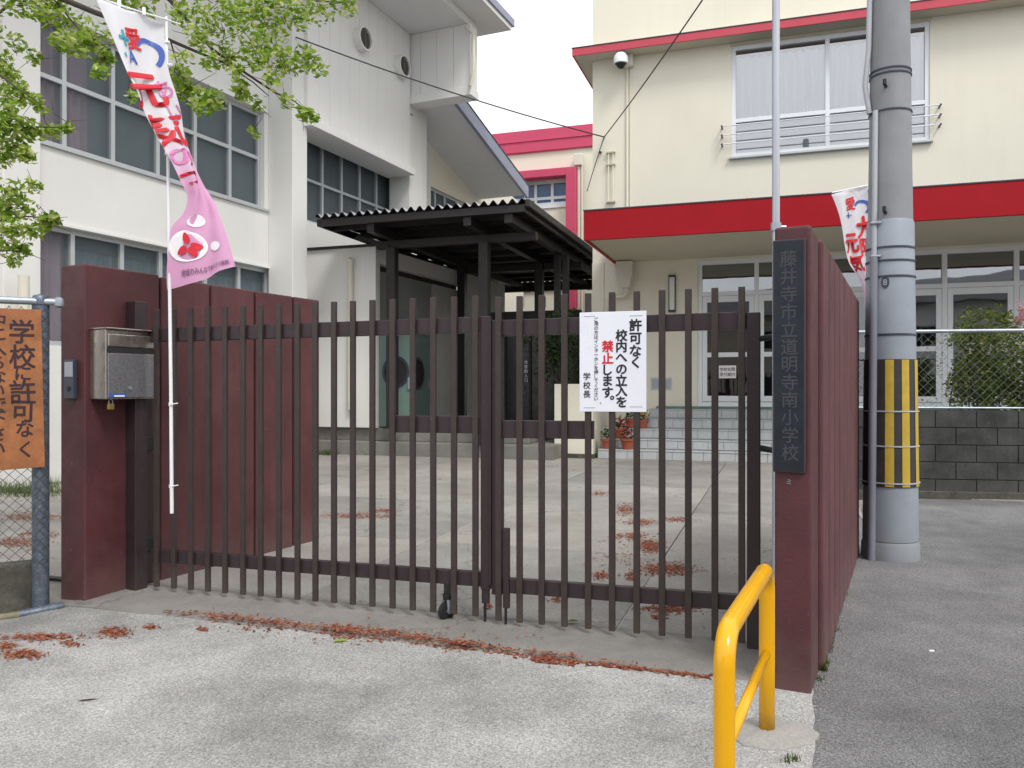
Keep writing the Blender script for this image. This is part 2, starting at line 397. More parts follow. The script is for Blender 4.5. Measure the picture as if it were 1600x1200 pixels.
# asphalt lane right of the forecourt, forecourt concrete left of it
b0 = Vector((1.411, 3.776)); bd = Vector((.276, .726)).normalized()
q0 = b0 - bd * 9; q1 = b0 + bd * .02
mb = MB(); mb.quad((q0.x - .1, q0.y, 0), (30, -6, 0), (30, 40, 0), (b0.x + WD[0] * 30, b0.y + WD[1] * 30, 0), (b0.x - .10, b0.y + .05, 0))
obj('asphalt_lane', mb, m_asph, kind='structure')
mb = MB()
nx, ny = 24, 190; ej = random.Random(12)                                        # the forecourt dips a little towards the gutter at its left end
def fore_z(x, y):
    s = min(1, max(0, (-2.85 - x) / .8)); s = s * s * (3 - 2 * s); return .004 - .085 * s
for j in range(ny + 1):
    for i in range(nx + 1):
        y = -5 + (11.6) * j / ny
        if i == 0: xr = b0.x + (y - b0.y) * bd.x / bd.y + .012 * sin(y * 2.3) + ej.uniform(-.011, .011) if y < b0.y + .4 else b0.x - .05
        x = -14 + (xr + 14) * (i / nx) ** .55; mb.v.append((x, y, fore_z(x, y)))
        if i and j: mb.f.append(((j - 1) * (nx + 1) + i - 1, (j - 1) * (nx + 1) + i, j * (nx + 1) + i, j * (nx + 1) + i - 1))
obj('forecourt', mb, m_fore, smooth='all', kind='structure')
G4 = FAC(4.13)
mb = MB(); kl, kr = G4.k(30), G4.k(1210)
prof = [(-.004, -.02), (-.002, .0055), (.012, .008), (.30, .014), (.60, .016), (.60, -.02)]
nseg = 24; pr = len(prof)
for i in range(nseg + 1):
    k = kl + (kr - kl) * i / nseg
    for d, z in prof: mb.v.append(G4.p(k, -d + .012 * sin(i * 1.7), z + (fore_z(*G4.p(k, -d, 0)[:2]) - .004)))
    if i:
        for j in range(pr - 1): a = (i - 1) * pr + j; mb.f.append((a, a + pr, a + pr + 1, a + 1))
obj('threshold_strip', mb, m_smooth, smooth=True, kind='structure')
# school yard: concrete bays with open joints
yd = obj('yard', MB().quad(*[FAC(4.7).p(k, d, .001) for k, d in ((-16, 0), (.3, 0), (1.0, -6.9), (9, -9), (9, -60), (-16, -60))]), m_joint, kind='structure')
def slab(name, mat, k0, k1, t0, t1):
    f = FAC(0); mb = MB(); g = .005
    lim = lambda t: .22 + (t - 4.72) * .1143 if t < 11.7 else 9     # the yard ends at the right red wall
    a1, b1 = min(k1 - g, lim(t0)), min(k1 - g, lim(t1 - .01))
    if k0 + .05 > max(a1, b1): return
    zt = .012 + random.uniform(-.0015, .0015); q = []
    for z in (-.02, zt): q += [f.p(k0 + g, -t0 - g, z), f.p(max(a1, k0 + .02), -t0 - g, z), f.p(max(b1, k0 + .02), -t1 + g, z), f.p(k0 + g, -t1 + g, z)]
    mb.hexa(q)
    return obj(name, mb, mat, yd, bevel=.004, seg=1)
ks = [-14, -10.2, -6.4, -3.1, -.9, .9, 3.4, 7.5]; ts = [4.735, 6.9, 9.4, 11.7, 15.75, 24]
for i in range(len(ks) - 1):
    for j in range(len(ts) - 1):
        off = .35 * ((i * 7 + j * 3) % 3 - 1) if 0 < j else 0
        slab('concrete_bay', m_yard if (i + j) % 3 else m_yard2, ks[i], ks[i + 1], ts[j], ts[j + 1])

# ------------------------------------------------------------------ walls with openings
def wall(fr, k0, k1, z0, z1, holes, d=0, th=.2):
    mb = MB(); K = sorted({k0, k1, *[h[0] for h in holes], *[h[1] for h in holes]}); Z = sorted({z0, z1, *[h[2] for h in holes], *[h[3] for h in holes]})
    K = [k for k in K if k0 <= k <= k1]; Z = [z for z in Z if z0 <= z <= z1]
    inside = lambda k, z: any(h[0] < k < h[1] and h[2] < z < h[3] for h in holes)
    for a, b in zip(K, K[1:]):
        for c, e in zip(Z, Z[1:]):
            if not inside((a + b) / 2, (c + e) / 2):
                mb.quad(fr.p(a, d, c), fr.p(b, d, c), fr.p(b, d, e), fr.p(a, d, e))
                mb.quad(fr.p(b, d - th, c), fr.p(a, d - th, c), fr.p(a, d - th, e), fr.p(b, d - th, e))
    for a, b, c, e in holes:
        q = lambda k, z, dd: fr.p(k, dd, z)
        D = d - th
        mb.quad(q(a, c, d), q(b, c, d), q(b, c, D), q(a, c, D)); mb.quad(q(a, e, D), q(b, e, D), q(b, e, d), q(a, e, d))
        mb.quad(q(a, c, D), q(a, e, D), q(a, e, d), q(a, c, d)); mb.quad(q(b, c, d), q(b, e, d), q(b, e, D), q(b, c, D))
    q = lambda k, z, dd: fr.p(k, dd, z); D = d - th
    mb.quad(q(k0, z0, D), q(k0, z0, d), q(k0, z1, d), q(k0, z1, D)); mb.quad(q(k1, z0, d), q(k1, z0, D), q(k1, z1, D), q(k1, z1, d))
    mb.quad(q(k0, z1, d), q(k1, z1, d), q(k1, z1, D), q(k0, z1, D))
    return mb
def window(fr, parent, kd, zd, d, fw=.05, mat=None, gm=None, depth=.06, skip=(), fws=None):
    """kd, zd: division lines of the window; frame bars on every line, one pane in each cell"""
    mb = MB()
    for i, k in enumerate(kd):
        w_ = (fws or {}).get(k, fw)
        a, b = (k, k + w_) if i == 0 else (k - w_, k) if i == len(kd) - 1 else (k - w_ / 2, k + w_ / 2)
        mb.box(fr, a, b, d - depth, d, zd[0], zd[-1])
    for j, z in enumerate(zd):
        a, b = (z, z + fw) if j == 0 else (z - fw, z) if j == len(zd) - 1 else (z - fw / 2, z + fw / 2)
        mb.box(fr, kd[0] + .001, kd[-1] - .001, d - depth + .004, d - .004, a, b)
    wn = obj('window', mb, mat or m_alum, parent, bevel=.004, seg=1)
    for i in range(len(kd) - 1):
        for j in range(len(zd) - 1):
            if (i, j) in skip: continue
            m2 = MB(); m2.box(fr, kd[i] + fw * .4, kd[i + 1] - fw * .4, d - depth * .6, d - depth * .6 + .005, zd[j] + fw * .4, zd[j + 1] - fw * .4)
            obj('pane', m2, gm or m_glass, wn)
    return wn
def curtain(fr, parent, k0, k1, z0, z1, d, mat, pitch=.11, amp=.025, drift=0):
    mb = MB(); n = max(6, int((k1 - k0) / pitch * 6))
    for i in range(n + 1):
        k = k0 + (k1 - k0) * i / n; ph = 2 * pi * (k - k0) / pitch; o = amp * (sin(ph) + .4 * sin(ph * .37 + 1))
        mb.v += [fr.p(k, d + o, z1), fr.p(k + drift * sin(k * 3), d + o * 1.5, (z0 + z1) / 2), fr.p(k + drift * sin(k * 3 + 1), d + o * 1.8, z0)]
        if i: a = (i - 1) * 3; mb.f += [(a, a + 1, a + 4, a + 3), (a + 1, a + 2, a + 5, a + 4)]
    return obj('curtain', mb, mat, parent, smooth='all')

# ------------------------------------------------------------------ school building (right)
SW = FAC(17.5)
sb = thing('school_building', SW.p(0, 0, 0), 'cream two storey school building with red canopy band and red eave', 'building')
kc = SW.k(926)                                          # its left corner
kR = 14.0
zt_eave = 8.71
# openings: ground floor glazing and first floor window
gl0, gl1 = SW.k(1090), SW.k(1690)
zg0, zg1 = 1.06, 4.17
wk0, wz0 = SW.kz(1143, 246); wk1, _ = SW.kz(1453, 200); wz1 = 8.66
obj('wall', wall(SW, kc, kR, 0, 11.5, [(gl0, gl1, zg0, zg1), (wk0, wk1, wz0, wz1)], 0, .22), m_cream, sb)
mb = MB(); mb.box(SW, kc, kc + .22, -9, -.22, 0, 11.5); obj('side_wall', mb, m_cream, sb)
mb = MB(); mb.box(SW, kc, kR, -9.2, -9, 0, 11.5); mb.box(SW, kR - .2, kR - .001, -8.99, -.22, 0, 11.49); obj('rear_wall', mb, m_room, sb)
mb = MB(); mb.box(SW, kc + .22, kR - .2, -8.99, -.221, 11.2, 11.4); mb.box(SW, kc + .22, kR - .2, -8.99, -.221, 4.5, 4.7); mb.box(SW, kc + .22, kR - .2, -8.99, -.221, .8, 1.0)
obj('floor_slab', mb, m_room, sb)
# lower wall pilaster band by the corner
mb = MB(); mb.box(SW, kc - .004, kc + SW.k(944) - SW.k(926), 0, .035, .95, 4.22); obj('corner_pilaster', mb, m_cream, sb, bevel=.004)
# eave: thin red edge, soffit below
ef = MB(); eo, el = .45, .36
ef.box(SW, kc - el, kR, eo - .03, eo, zt_eave, zt_eave + .165); ef.box(SW, kc - el, kc - el + .03, -6, eo - .031, zt_eave, zt_eave + .165)
obj('eave_fascia', ef, m_eave, sb, bevel=.006)
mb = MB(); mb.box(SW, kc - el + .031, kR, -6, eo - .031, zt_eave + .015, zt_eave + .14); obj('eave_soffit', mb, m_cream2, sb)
mb = MB(); mb.box(SW, kc - el - .01, kR, eo - .04, eo + .012, zt_eave + .166, zt_eave + .185); obj('eave_flashing', mb, m_dgrey, sb)
# canopy over the entrance: red band, cream soffit
CF = FAC(14.56); ck0, cz0 = CF.kz(912, 372); _, cz1 = CF.kz(911.5, 330)
cz0 = 4.22
cdp = 17.5 - 14.56
mb = MB(); mb.box(CF, ck0, kR, -.06, 0, cz0 - .03, cz1); mb.box(CF, ck0, ck0 + .06, -cdp + .005, -.061, cz0 - .03, cz1)
obj('canopy_fascia', mb, m_fascia, sb, bevel=.008)
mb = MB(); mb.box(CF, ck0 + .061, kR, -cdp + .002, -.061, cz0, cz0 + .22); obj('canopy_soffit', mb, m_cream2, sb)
mb = MB(); mb.box(CF, ck0 - .01, kR, -cdp + .003, .012, cz1 + .001, cz1 + .022); obj('canopy_flashing', mb, m_dgrey, sb)
# first-floor window
kmid = SW.k(1293)
_, tr = SW.kz(1150, 188)
kd = [wk0, kmid, wk1]
wn = window(SW, sb, kd, [wz0, tr, wz1], -.03, .085, depth=.1, gm=m_glassb)
mb = MB(); mb.box(SW, wk0 - .05, wk1 + .05, -.02, .09, wz0 - .05, wz0 - .003); obj('window_sill', mb, m_alum2, sb, bevel=.006)
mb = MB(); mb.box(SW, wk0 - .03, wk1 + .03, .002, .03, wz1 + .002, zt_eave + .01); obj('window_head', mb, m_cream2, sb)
curtain(SW, sb, wk0 + .1, kmid - .05, tr + .02, wz1 - .2, -.20, m_cur_w, .17, .05, .03)
curtain(SW, sb, kmid + .05, wk1 - .1, tr + .02, wz1 - .2, -.20, m_cur_w, .21, .05, .04)
curtain(SW, sb, wk0 + .1, wk1 - .1, wz0 + .03, tr - .04, -.17, m_cur_w, .34, .012)
for j in range(3):
    _, z = SW.kz(1130, 201 + 14 * j)
    mb = MB(); mb.tube([SW.p(wk0 - .2, .16, z), SW.p(wk1 + .17, .16, z)], .013, 8)
    rb = obj('guard_rail', mb, m_alum, sb, smooth=True)
    mb = MB()
    for k in (wk0 - .19, wk1 + .16): mb.tube([SW.p(k, 0, z), SW.p(k, .185, z)], .02, 8)
    obj('rail_bracket', mb, m_dgrey, rb, smooth=True)
mb = MB()
for k in (kmid, wk0 + .05, wk1 - .05):
    _, za = SW.kz(1130, 196); mb.box(SW, k - .02, k + .02, -.02, .145, za - .62, za - .58)
# ground floor glazing
kms = [gl0, SW.k(1182), SW.k(1293), SW.k(1385), SW.k(1477), SW.k(1590), gl1]
_, z1a = SW.kz(1500, 445)
gz = [zg0, z1a, zg1]
window(SW, sb, kms, gz, -.05, .09, depth=.11, gm=m_glasst, skip=[(i, 0) for i in range(len(kms) - 1)])
def leaf(k0, k1, z0, z1, d, name='door_leaf', mids=(), fw=.10):
    mb = MB(); mb.box(SW, k0, k0 + fw, d - .05, d, z0, z1); mb.box(SW, k1 - fw, k1, d - .05, d, z0, z1)
    zs = [(z0, z0 + .12), (z1 - .13, z1)] + [(m - .05, m + .05) for m in mids]
    for a, b in zs: mb.box(SW, k0 + fw - .001, k1 - fw + .001, d - .046, d - .004, a, b)
    o = obj(name, mb, m_alum, sb, bevel=.006); zz = [z0 + .06] + list(mids) + [z1 - .06]
    for a, b in zip(zz, zz[1:]):
        obj('pane', MB().box(SW, k0 + fw * .6, k1 - fw * .6, d - .03, d - .025, a, b), m_glassd, o)
    return o
_, mid = SW.kz(1140, 554)
for i in range(len(kms) - 1):
    a, b = kms[i] + (.09 if i == 0 else .045), kms[i + 1] - .045
    mids = [mid] if i in (0, 1) else [SW.kz(1440, 545)[1]] if i in (3, 2) else []
    leaf(a + .005, b - .005, zg0 + .1, z1a - .05, -.055, mids=mids)
# dim hall behind the glass
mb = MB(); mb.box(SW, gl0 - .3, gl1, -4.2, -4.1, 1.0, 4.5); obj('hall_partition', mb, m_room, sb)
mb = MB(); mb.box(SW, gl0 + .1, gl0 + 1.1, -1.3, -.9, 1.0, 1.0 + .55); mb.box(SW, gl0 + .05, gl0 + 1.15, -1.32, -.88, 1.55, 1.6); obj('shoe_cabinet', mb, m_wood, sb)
# window light, plate, hopper and pipes, all on the wall
k0, z0 = SW.kz(1045, 488); k1, z1 = SW.kz(1056, 430)
wl = thing('wall_lamp', SW.p((k0 + k1) / 2, .05, z0), 'slim upright wall lamp left of the entrance door', 'lamp')
mb = MB(); mb.box(SW, k0, k1, .002, .05, z0, z1); mb.box(SW, k0, k1, .051, .09, z0, z0 + .04); mb.box(SW, k0, k1, .051, .09, z1 - .04, z1); obj('housing', mb, m_dgrey, wl, bevel=.004)
mb = MB(); mb.box(SW, k0 + .02, k1 - .02, .051, .085, z0 + .045, z1 - .045); obj('diffuser', mb, m_lampg, wl, bevel=.012)
k0, z0 = SW.kz(1017, 609); k1, z1 = SW.kz(1050, 590)
pl = thing('metal_hatch', SW.p((k0 + k1) / 2, .02, z0), 'flat grey metal hatch low on the entrance wall', 'hatch')
mb = MB(); mb.box(SW, k0, k1, .002, .02, z0, z1); obj('rim', mb, m_alum2, pl, bevel=.004)
mb = MB(); mb.box(SW, k0 + .03, k1 - .03, .021, .028, z0 + .03, z1 - .03); obj('cover', mb, m_lgrey, pl, bevel=.003)
rp = thing('rain_pipe', SW.p(SW.k(955), .1, 1.0), 'cream rain hopper and pipe under the entrance canopy', 'drain pipe')
h0 = SW.k(966); h1 = SW.k(991)
mb = MB(); mb.prism(SW, [(h0 + .12, 3.62), (h1 - .06, 3.62), (h1, 3.9), (h1, 4.2), (h0, 4.2), (h0, 3.9)], .04, .3); obj('hopper', mb, m_pipe, rp, bevel=.012)
kk = (h0 + h1) / 2 + .03; kp = SW.k(955)
mb = MB(); mb.tube([SW.p(kk, .17, 3.64), SW.p(kk, .17, 3.52), SW.p(kk - .05, .17, 3.46), SW.p(kp + .08, .15, 3.44), SW.p(kp, .13, 3.38), SW.p(kp, .12, 3.2), SW.p(kp, .12, 1.0)], .055, 12); obj('pipe', mb, m_pipe, rp, smooth=True)
mb = MB(); mb.box(SW, kp - .075, kp + .075, .04, .19, 2.6, 2.64); mb.box(SW, kp - .075, kp + .075, .04, .19, 1.6, 1.64); obj('clamp', mb, m_pipe, rp)
# camera on the wall
k0, z0 = SW.kz(972, 108); k1, z1 = SW.kz(990, 82)
cc = thing('security_camera', SW.p((k0 + k1) / 2, 0, z0), 'white dome security camera under the red eave', 'camera')
mb = MB(); mb.box(SW, k0, k1, .002, .16, z0, z1); obj('wall_box', mb, m_cream, cc, bevel=.012)
c = SW.hit(970, 96, .34); mb = MB()
mb.lathe(c[0], c[1], [(.03, c[2] + .19), (.11, c[2] + .165), (.155, c[2] + .09), (.16, c[2] - .05), (.13, c[2] - .055)][::-1], 20); obj('hood', mb, m_alum, cc, smooth=True)
mb = MB(); mb.lathe(c[0], c[1], [(.02, c[2] - .15), (.06, c[2] - .135), (.09, c[2] - .095), (.10, c[2] - .056)], 20); obj('lens_dome', mb, m_black, cc, smooth=True)
mb = MB(); mb.tube([SW.p(k0 + .06, .1, z1 - .1), (c[0], c[1] + .06, c[2] + .12)], .035, 10); obj('arm', mb, m_cream, cc, smooth=True)
ka, zb = SW.kz(980, 318)
mb = MB(); mb.tube([SW.p(ka, .025, z0 - .001), SW.p(ka, .025, cz1 + .03)], .024, 8); mb.tube([SW.p(ka + .075, .02, z0 - .001), SW.p(ka + .075, .02, cz1 + .03)], .014, 8)
obj('cable_duct', mb, m_cream, sb, smooth=True)
ka, za = SW.kz(955, 236); _, zb = SW.kz(955, 318)
mb = MB(); mb.tube([SW.p(ka - .05, .06, za), SW.p(ka - .05, .06, zb)], .014, 8); mb.tube([SW.p(ka + .05, .06, za), SW.p(ka + .05, .06, zb)], .014, 8)
cp = obj('conduit', mb, m_cream, sb, smooth=True)
for v in (239, 258, 316):
    z = SW.kz(955, v)[1]; obj('conduit_clip', MB().box(SW, ka - .10, ka + .10, .01, .085, z - .014, z + .014), m_cream2, cp)
# notice on the door
k0, z0 = SW.kz(1123, 591, -.04); k1, z1 = SW.kz(1150, 571, -.04)
nt_ = thing('door_notice', SW.p((k0 + k1) / 2, -.05, z0), 'small white notice stuck on the entrance door glass', 'notice')
mb = MB(); mb.box(SW, k0, k1, -.078, -.074, z0, z1); obj('sheet', mb, m_whitep, nt_)
mb = MB()
for r, row in enumerate(('学校玄関', '受付案内')):
    for c_, ch in enumerate(row):
        put_text(mb, ch, lambda x, y, e: SW.p(x, -.072 + e, y), k0 + (k1 - k0) * (.16 + .225 * c_), z1 - (z1 - z0) * (.3 + .4 * r), .085, .01)
obj('lettering', mb, m_blackp, nt_)

# entrance steps with tiled risers
SF0 = FAC(16.05); st_k0 = SF0.k(934); st_k1 = st_k0 + 7.5
st = thing('entrance_steps', SF0.p(st_k0, 0, 0), 'pale grey tiled entrance steps below the school door', 'steps')
proto = None
for i in range(5):
    d = -.28 * i; z0, z1 = .2 * i, .2 * (i + 1)
    mb = MB(); mb.box(SF0, st_k0 + .22 * i, st_k1, -1.44, d - .012, z0 + (.012 if i == 0 else -.002), z1 - .012); obj('step_core', mb, m_grout, st)
    n = int((st_k1 - st_k0 - .22 * i) / .3)
    if i == 0:
        pass
    for j in range(n):
        k = st_k0 + .22 * i + .3 * j; off = .15 * (i % 2); 
        if proto is None:
            mb = MB(); mb.box(SF0, k + .004, k + .296, d - .011, d, z0 + .014, z1 - .022)
            proto = obj('riser_tile', mb, m_tile, st, bevel=.004, seg=1); pk = (k, d, z0)
            mb = MB(); mb.box(SF0, k + .004, k + .296, d - .27, d + .012, z1 - .0215, z1); protot = obj('tread_tile', mb, m_tile, st, bevel=.005, seg=1)
        else:
            a = Vector(SF0.p(k + off * (j < n - 1), d, z0)) - Vector(SF0.p(*pk))
            copies(proto, [a])
            copies(protot, [Vector(SF0.p(k, d, z0)) - Vector(SF0.p(*pk))])
mb = MB(); mb.box(SF0, st_k0 + 1.0, st_k1, -1.44, -1.30, 1.001, 1.055); obj('door_sill', mb, m_sill, st)

# planter wall left of the steps, with a shrub in it
PF = FAC(16.0)
k0, k1 = PF.k(866), PF.k(926)
pw = thing('planter', PF.p(k0, 0, 0), 'low cream planter wall under the walkway roof', 'planter')
_, zt = PF.kz(890, 600)
mb = MB(); mb.box(PF, k0, k1, -1.6, 0, 0, zt); obj('planter_wall', mb, m_cream, pw, bevel=.01)
mb = MB(); mb.box(PF, k0 + .1, k1 - .1, -1.5, -.1, zt - .01, zt + .008); obj('soil', mb, m_soil, pw)

def leaf_quad(mb, p, size, rnd, flat=.5):
    d = Vector((rnd.gauss(0, 1), rnd.gauss(0, 1), rnd.gauss(0, flat))).normalized()
    u = d.cross(Vector((rnd.gauss(0, 1), rnd.gauss(0, 1), rnd.gauss(0, 1)))).normalized(); n = d.cross(u)
    p = Vector(p); w_ = size * rnd.uniform(.22, .32); l = size * rnd.uniform(.8, 1.2)
    mb.add([p - d * l * .5, p - d * l * .05 + u * w_ - n * w_ * .35, p + d * l * .5, p - d * l * .05 - u * w_ - n * w_ * .35], [(0, 1, 2), (0, 2, 3)])
def leaf_cluster(mb, c, r, n, size, rnd, sq=(1, 1, 1)):
    for _ in range(n):
        v = Vector((rnd.gauss(0, 1), rnd.gauss(0, 1), rnd.gauss(0, 1))).normalized() * (r * rnd.random() ** .45)
        leaf_quad(mb, (c[0] + v.x * sq[0], c[1] + v.y * sq[1], c[2] + v.z * sq[2]), size * rnd.uniform(.7, 1.25), rnd)

rnd = random.Random(5)
c = PF.hit(872, 545, -.6)
sh = thing('shrub', (c[0], c[1], zt), 'dark round clipped shrub behind the gate beside the notice', 'shrub')
mb = MB()
for i in range(26):
    a = PF.hit(872 + rnd.gauss(0, 18), 548 + rnd.gauss(0, 20), -.6 + rnd.gauss(0, .2)); leaf_cluster(mb, a, .22, 55, .10, rnd)
obj('foliage', mb, m_leafd, sh, kind='stuff')
mb = MB()
for i in range(5): mb.tube([(c[0] + rnd.gauss(0, .06), c[1] + rnd.gauss(0, .06), zt), (c[0] + rnd.gauss(0, .25), c[1] + rnd.gauss(0, .2), c[2])], [.02, .01], 6)
obj('stem', mb, m_bark, sh, smooth=True)

# ------------------------------------------------------------------ building far behind, between gym and school
BB = FAC(30.0)
bb = thing('rear_building', BB.p(BB.k(840), 0, 0), 'farther cream school block with pinkish red parapet between the buildings', 'building')
bk0, bk1 = BB.k(690), BB.k(935)
_, pt = BB.kz(900, 197); _, pb = BB.kz(900, 232)
wa, wza = BB.kz(822, 322); wb, wzb = BB.kz(888, 283)
wzb = BB.kz(856, 282)[1]; wza = BB.kz(856, 320)[1]
obj('wall', wall(BB, bk0, bk1, 0, pb, [(wa - 1.2, wb, wza, wzb)], 0, .25), m_cream, bb)
mb = MB(); mb.box(BB, bk0, bk1, -8, .12, pb + .001, pt); obj('parapet', mb, m_pink, bb, bevel=.02)
mb = MB(); mb.box(BB, bk0, bk1, .121, .16, pb + (pt - pb) * .48, pb + (pt - pb) * .52); obj('parapet_seam', mb, m_pink, bb)
window(BB, bb, [wa - 1.2, wa - .05, BB.k(836), BB.k(862), wb], [wza, wza + .28, wzb], -.08, .11, depth=.1, gm=M('blue_blind_glass', (.055, .12, .25), .15))
mb = MB(); mb.box(BB, bk0 + .3, bk1, -3, -2.9, 0, pb - .01); mb.box(BB, bk0 + .3, bk1, -2.89, -.26, wza - .5, wza - .4); obj('inner_wall', mb, M('blue_room', (.12, .17, .30), .7), bb)
fz = BB.kz(856, 269)[1]
mb = MB(); mb.box(BB, wb + .02, wb + .40, .002, .5, 0, fz); mb.box(BB, wa - 1.6, wb + .019, .002, .5, wzb + .02, fz); obj('window_surround', mb, m_pink, bb, bevel=.02)
mb = MB(); mb.box(BB, wa - 1.6, wb, .002, .06, wza - .14, wza - .01); obj('window_sill', mb, m_alum, bb)
mb = MB(); kp = BB.k(906); mb.tube([BB.p(kp, .2, .2), BB.p(kp, .2, pb - .3)], .07, 10); kp2 = BB.k(911); mb.tube([BB.p(kp2, .2, .2), BB.p(kp2, .2, pb - .4)], .05, 10)
obj('rain_pipe', mb, m_pipe, bb, smooth=True)
mb = MB(); mb.box(BB, kp - .16, kp + .16, .02, .36, pb - .75, pb - .3); obj('rain_hopper', mb, m_pipe, bb, bevel=.03)
# white band and dark ground-floor entrance
_, zb_ = BB.kz(840, 447); mb = MB(); mb.box(BB, bk0, bk1 - 1, .002, .12, zb_ - .16, zb_ + .1); obj('string_course', mb, m_alum, bb)
k0, k1 = BB.k(770), BB.k(864); z1 = BB.kz(830, 492)[1]
for kq in (811, 845):
    a, zq = BB.kz(kq, 466); mb = MB(); mb.box(BB, a - .2, a + .2, .002, .05, zq - .35, zq + .05); obj('vent', mb, m_dgrey, bb)

# dark glazed door wall at the far end of the covered way
DF = FAC(19.2)
k0, k1 = DF.k(745), DF.k(905); z1 = DF.kz(800, 505)[1]
dw = thing('passage_doors', DF.p(k0, 0, 0), 'dark glazed doors at the far end of the covered way', 'doors')
mb = MB(); mb.box(DF, k0, k1, -.3, -.06, .42, z1 + .3); obj('door_backing', mb, m_dark, dw)
mb = MB()
for q in (748, 789, 828, 866, 903):
    k = DF.k(q); mb.box(DF, k - .03, k + .03, -.058, 0, .43, z1)
mb.box(DF, k0, k1, -.057, -.002, z1 - .08, z1 + .29); obj('door_frame', mb, m_black, dw)
for a, b in ((748, 789), (789, 828), (828, 866), (866, 903)):
    mb = MB(); mb.box(DF, DF.k(a) + .032, DF.k(b) - .032, -.05, -.045, .45, z1 - .082); obj('pane', mb, m_bglass, dw)
mb = MB(); put = lambda x, y, e: DF.p(x, .004 + e, y)
for i, ch in enumerate('体育館入口'):
    k, z = DF.kz(822, 566 + i * 7); put_text(mb, ch, put, k, z, .10, .01)
obj('lettering', mb, m_whitep, dw)
mb = MB(); mb.box(DF, k0, k1, -.6, 1.6, 0, .42); obj('doorstep', mb, m_smooth, dw, bevel=.02)

# ------------------------------------------------------------------ gymnasium (left)
GS = 12.5
GY = Fr(-.552 * GS, GS, .3904, .9206)
gy = thing('gymnasium', GY.p(0, 0, 0), 'white gymnasium with tall curtained windows and round vents', 'building')
gz_sill, gz_top = GY.kz(110, 234)[1], GY.kz(110, 34)[1]
gl_top = GY.kz(250, 385)[1]; gl_bot = 2.1
K = GY.k
kL = -7.0; k57, k412, k482, k618, k668, k816 = K(57), K(413), K(482), K(618), K(668), K(816)
PD = .62
zs_top = GY.kz(641, 54, .7)[1]                        # soffit height
holes = [(k57, k412, gz_sill, gz_top), (k57, K(425), gl_bot, gl_top), (k482 - .35, k618, gz_sill + .02, gz_top)]
kend = K(668) + .2
obj('wall', wall(GY, kL, kend, 0, zs_top, holes, 0, .25), m_white, gy)
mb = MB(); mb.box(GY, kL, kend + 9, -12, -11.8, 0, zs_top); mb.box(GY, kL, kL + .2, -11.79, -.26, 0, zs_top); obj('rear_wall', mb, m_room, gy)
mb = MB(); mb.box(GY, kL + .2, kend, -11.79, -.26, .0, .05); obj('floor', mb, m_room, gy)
# pilasters
def pil(a, b, d, z0, z1, mat=None):
    return obj('pilaster', MB().box(GY, a, b, .001, d, z0, z1), mat or m_white, gy, bevel=.012)
pa = K(457, PD); pb_ = K(480, PD)
pil(pa, pb_, PD, 0, zs_top - .01)
pa2 = K(640, PD); pb2 = K(667, PD)
pil(pa2, pb2, PD, 0, GY.kz(650, 164, PD)[1])
pil(K(5, .12), k57 - .02, .12, 0, zs_top - .01)
# spandrel sill lines
mb = MB(); mb.box(GY, k57, k412 + .1, -.1, .05, gz_sill - .05, gz_sill - .002); obj('window_sill', mb, m_alum2, gy)
mb = MB(); mb.box(GY, k57, K(425) + .05, .002, .035, gl_top + .002, gl_top + .05); obj('drip_edge', mb, m_white2, gy)
mb = MB(); mb.box(GY, k57, k412 + .05, .002, .05, gz_top + .002, gz_top + .09); obj('window_head', mb, m_white2, gy)
gz_mid = GY.kz(183, 157.5)[1]
wb1 = [k57, K(108), K(184), K(254), K(312), K(366), k412]
window(GY, gy, wb1, [gz_sill, gz_mid, gz_top], -.10, .075, mat=m_alum2, depth=.1, gm=m_frost)
wb2 = [k482 - .35, K(510), K(540), K(568), K(594), k618]
window(GY, gy, wb2, [gz_sill + .02, gz_mid - .05, gz_top], -.10, .065, mat=m_alum2, depth=.1, gm=m_frost)
wb3 = [k57, K(121), K(198), K(258), K(328), K(380), K(425)]
window(GY, gy, wb3, [gl_bot, gl_top], -.10, .075, mat=m_alum2, depth=.1, gm=m_frost)
# curtains behind
curtain(GY, gy, k57 - .1, K(152), gz_sill - .05, gz_top + .05, -.26, m_cur_p, .16, .03)
curtain(GY, gy, K(152), k412 + .1, gz_sill - .05, gz_top + .05, -.26, m_cur_g, .55, .012)
curtain(GY, gy, k482 - .4, k618 + .1, gz_sill - .05, gz_top + .05, -.26, m_cur_g, .4, .015)
curtain(GY, gy, k57 - .1, K(119), gl_bot - .05, gl_top + .05, -.26, m_cur_p, .2, .02)
curtain(GY, gy, K(119), K(425) + .1, gl_bot - .05, gl_top - .28, -.26, m_cur_t, .16, .03)
mb = MB(); mb.box(GY, K(119), K(425) + .1, -.31, -.26, gl_top - .27, gl_top + .1); obj('pelmet', mb, m_cur_g, gy)
# clad upper part of the second bay
CDp = .72
ca, cb = K(481, CDp), K(641, CDp); lz = GY.kz(480, 191, CDp)[1]
pieces = []
nb = 11
for i in range(nb):
    a = ca + (cb - ca) * i / nb; b = ca + (cb - ca) * (i + 1) / nb
    mb = MB(); mb.box(GY, a + .004, b - .004, .40, CDp, lz + .10, zs_top - .006); obj('cladding_panel', mb, m_white2, gy, bevel=.006, seg=1)
mb = MB(); mb.box(GY, ca, cb, .02, CDp - .02, lz + .04, zs_top - .01); obj('cladding_core', mb, m_white, gy)
mb = MB(); mb.box(GY, ca, cb + .08, .0, CDp + .10, lz - .06, lz + .095); obj('cladding_lip', mb, m_white2, gy, bevel=.008)
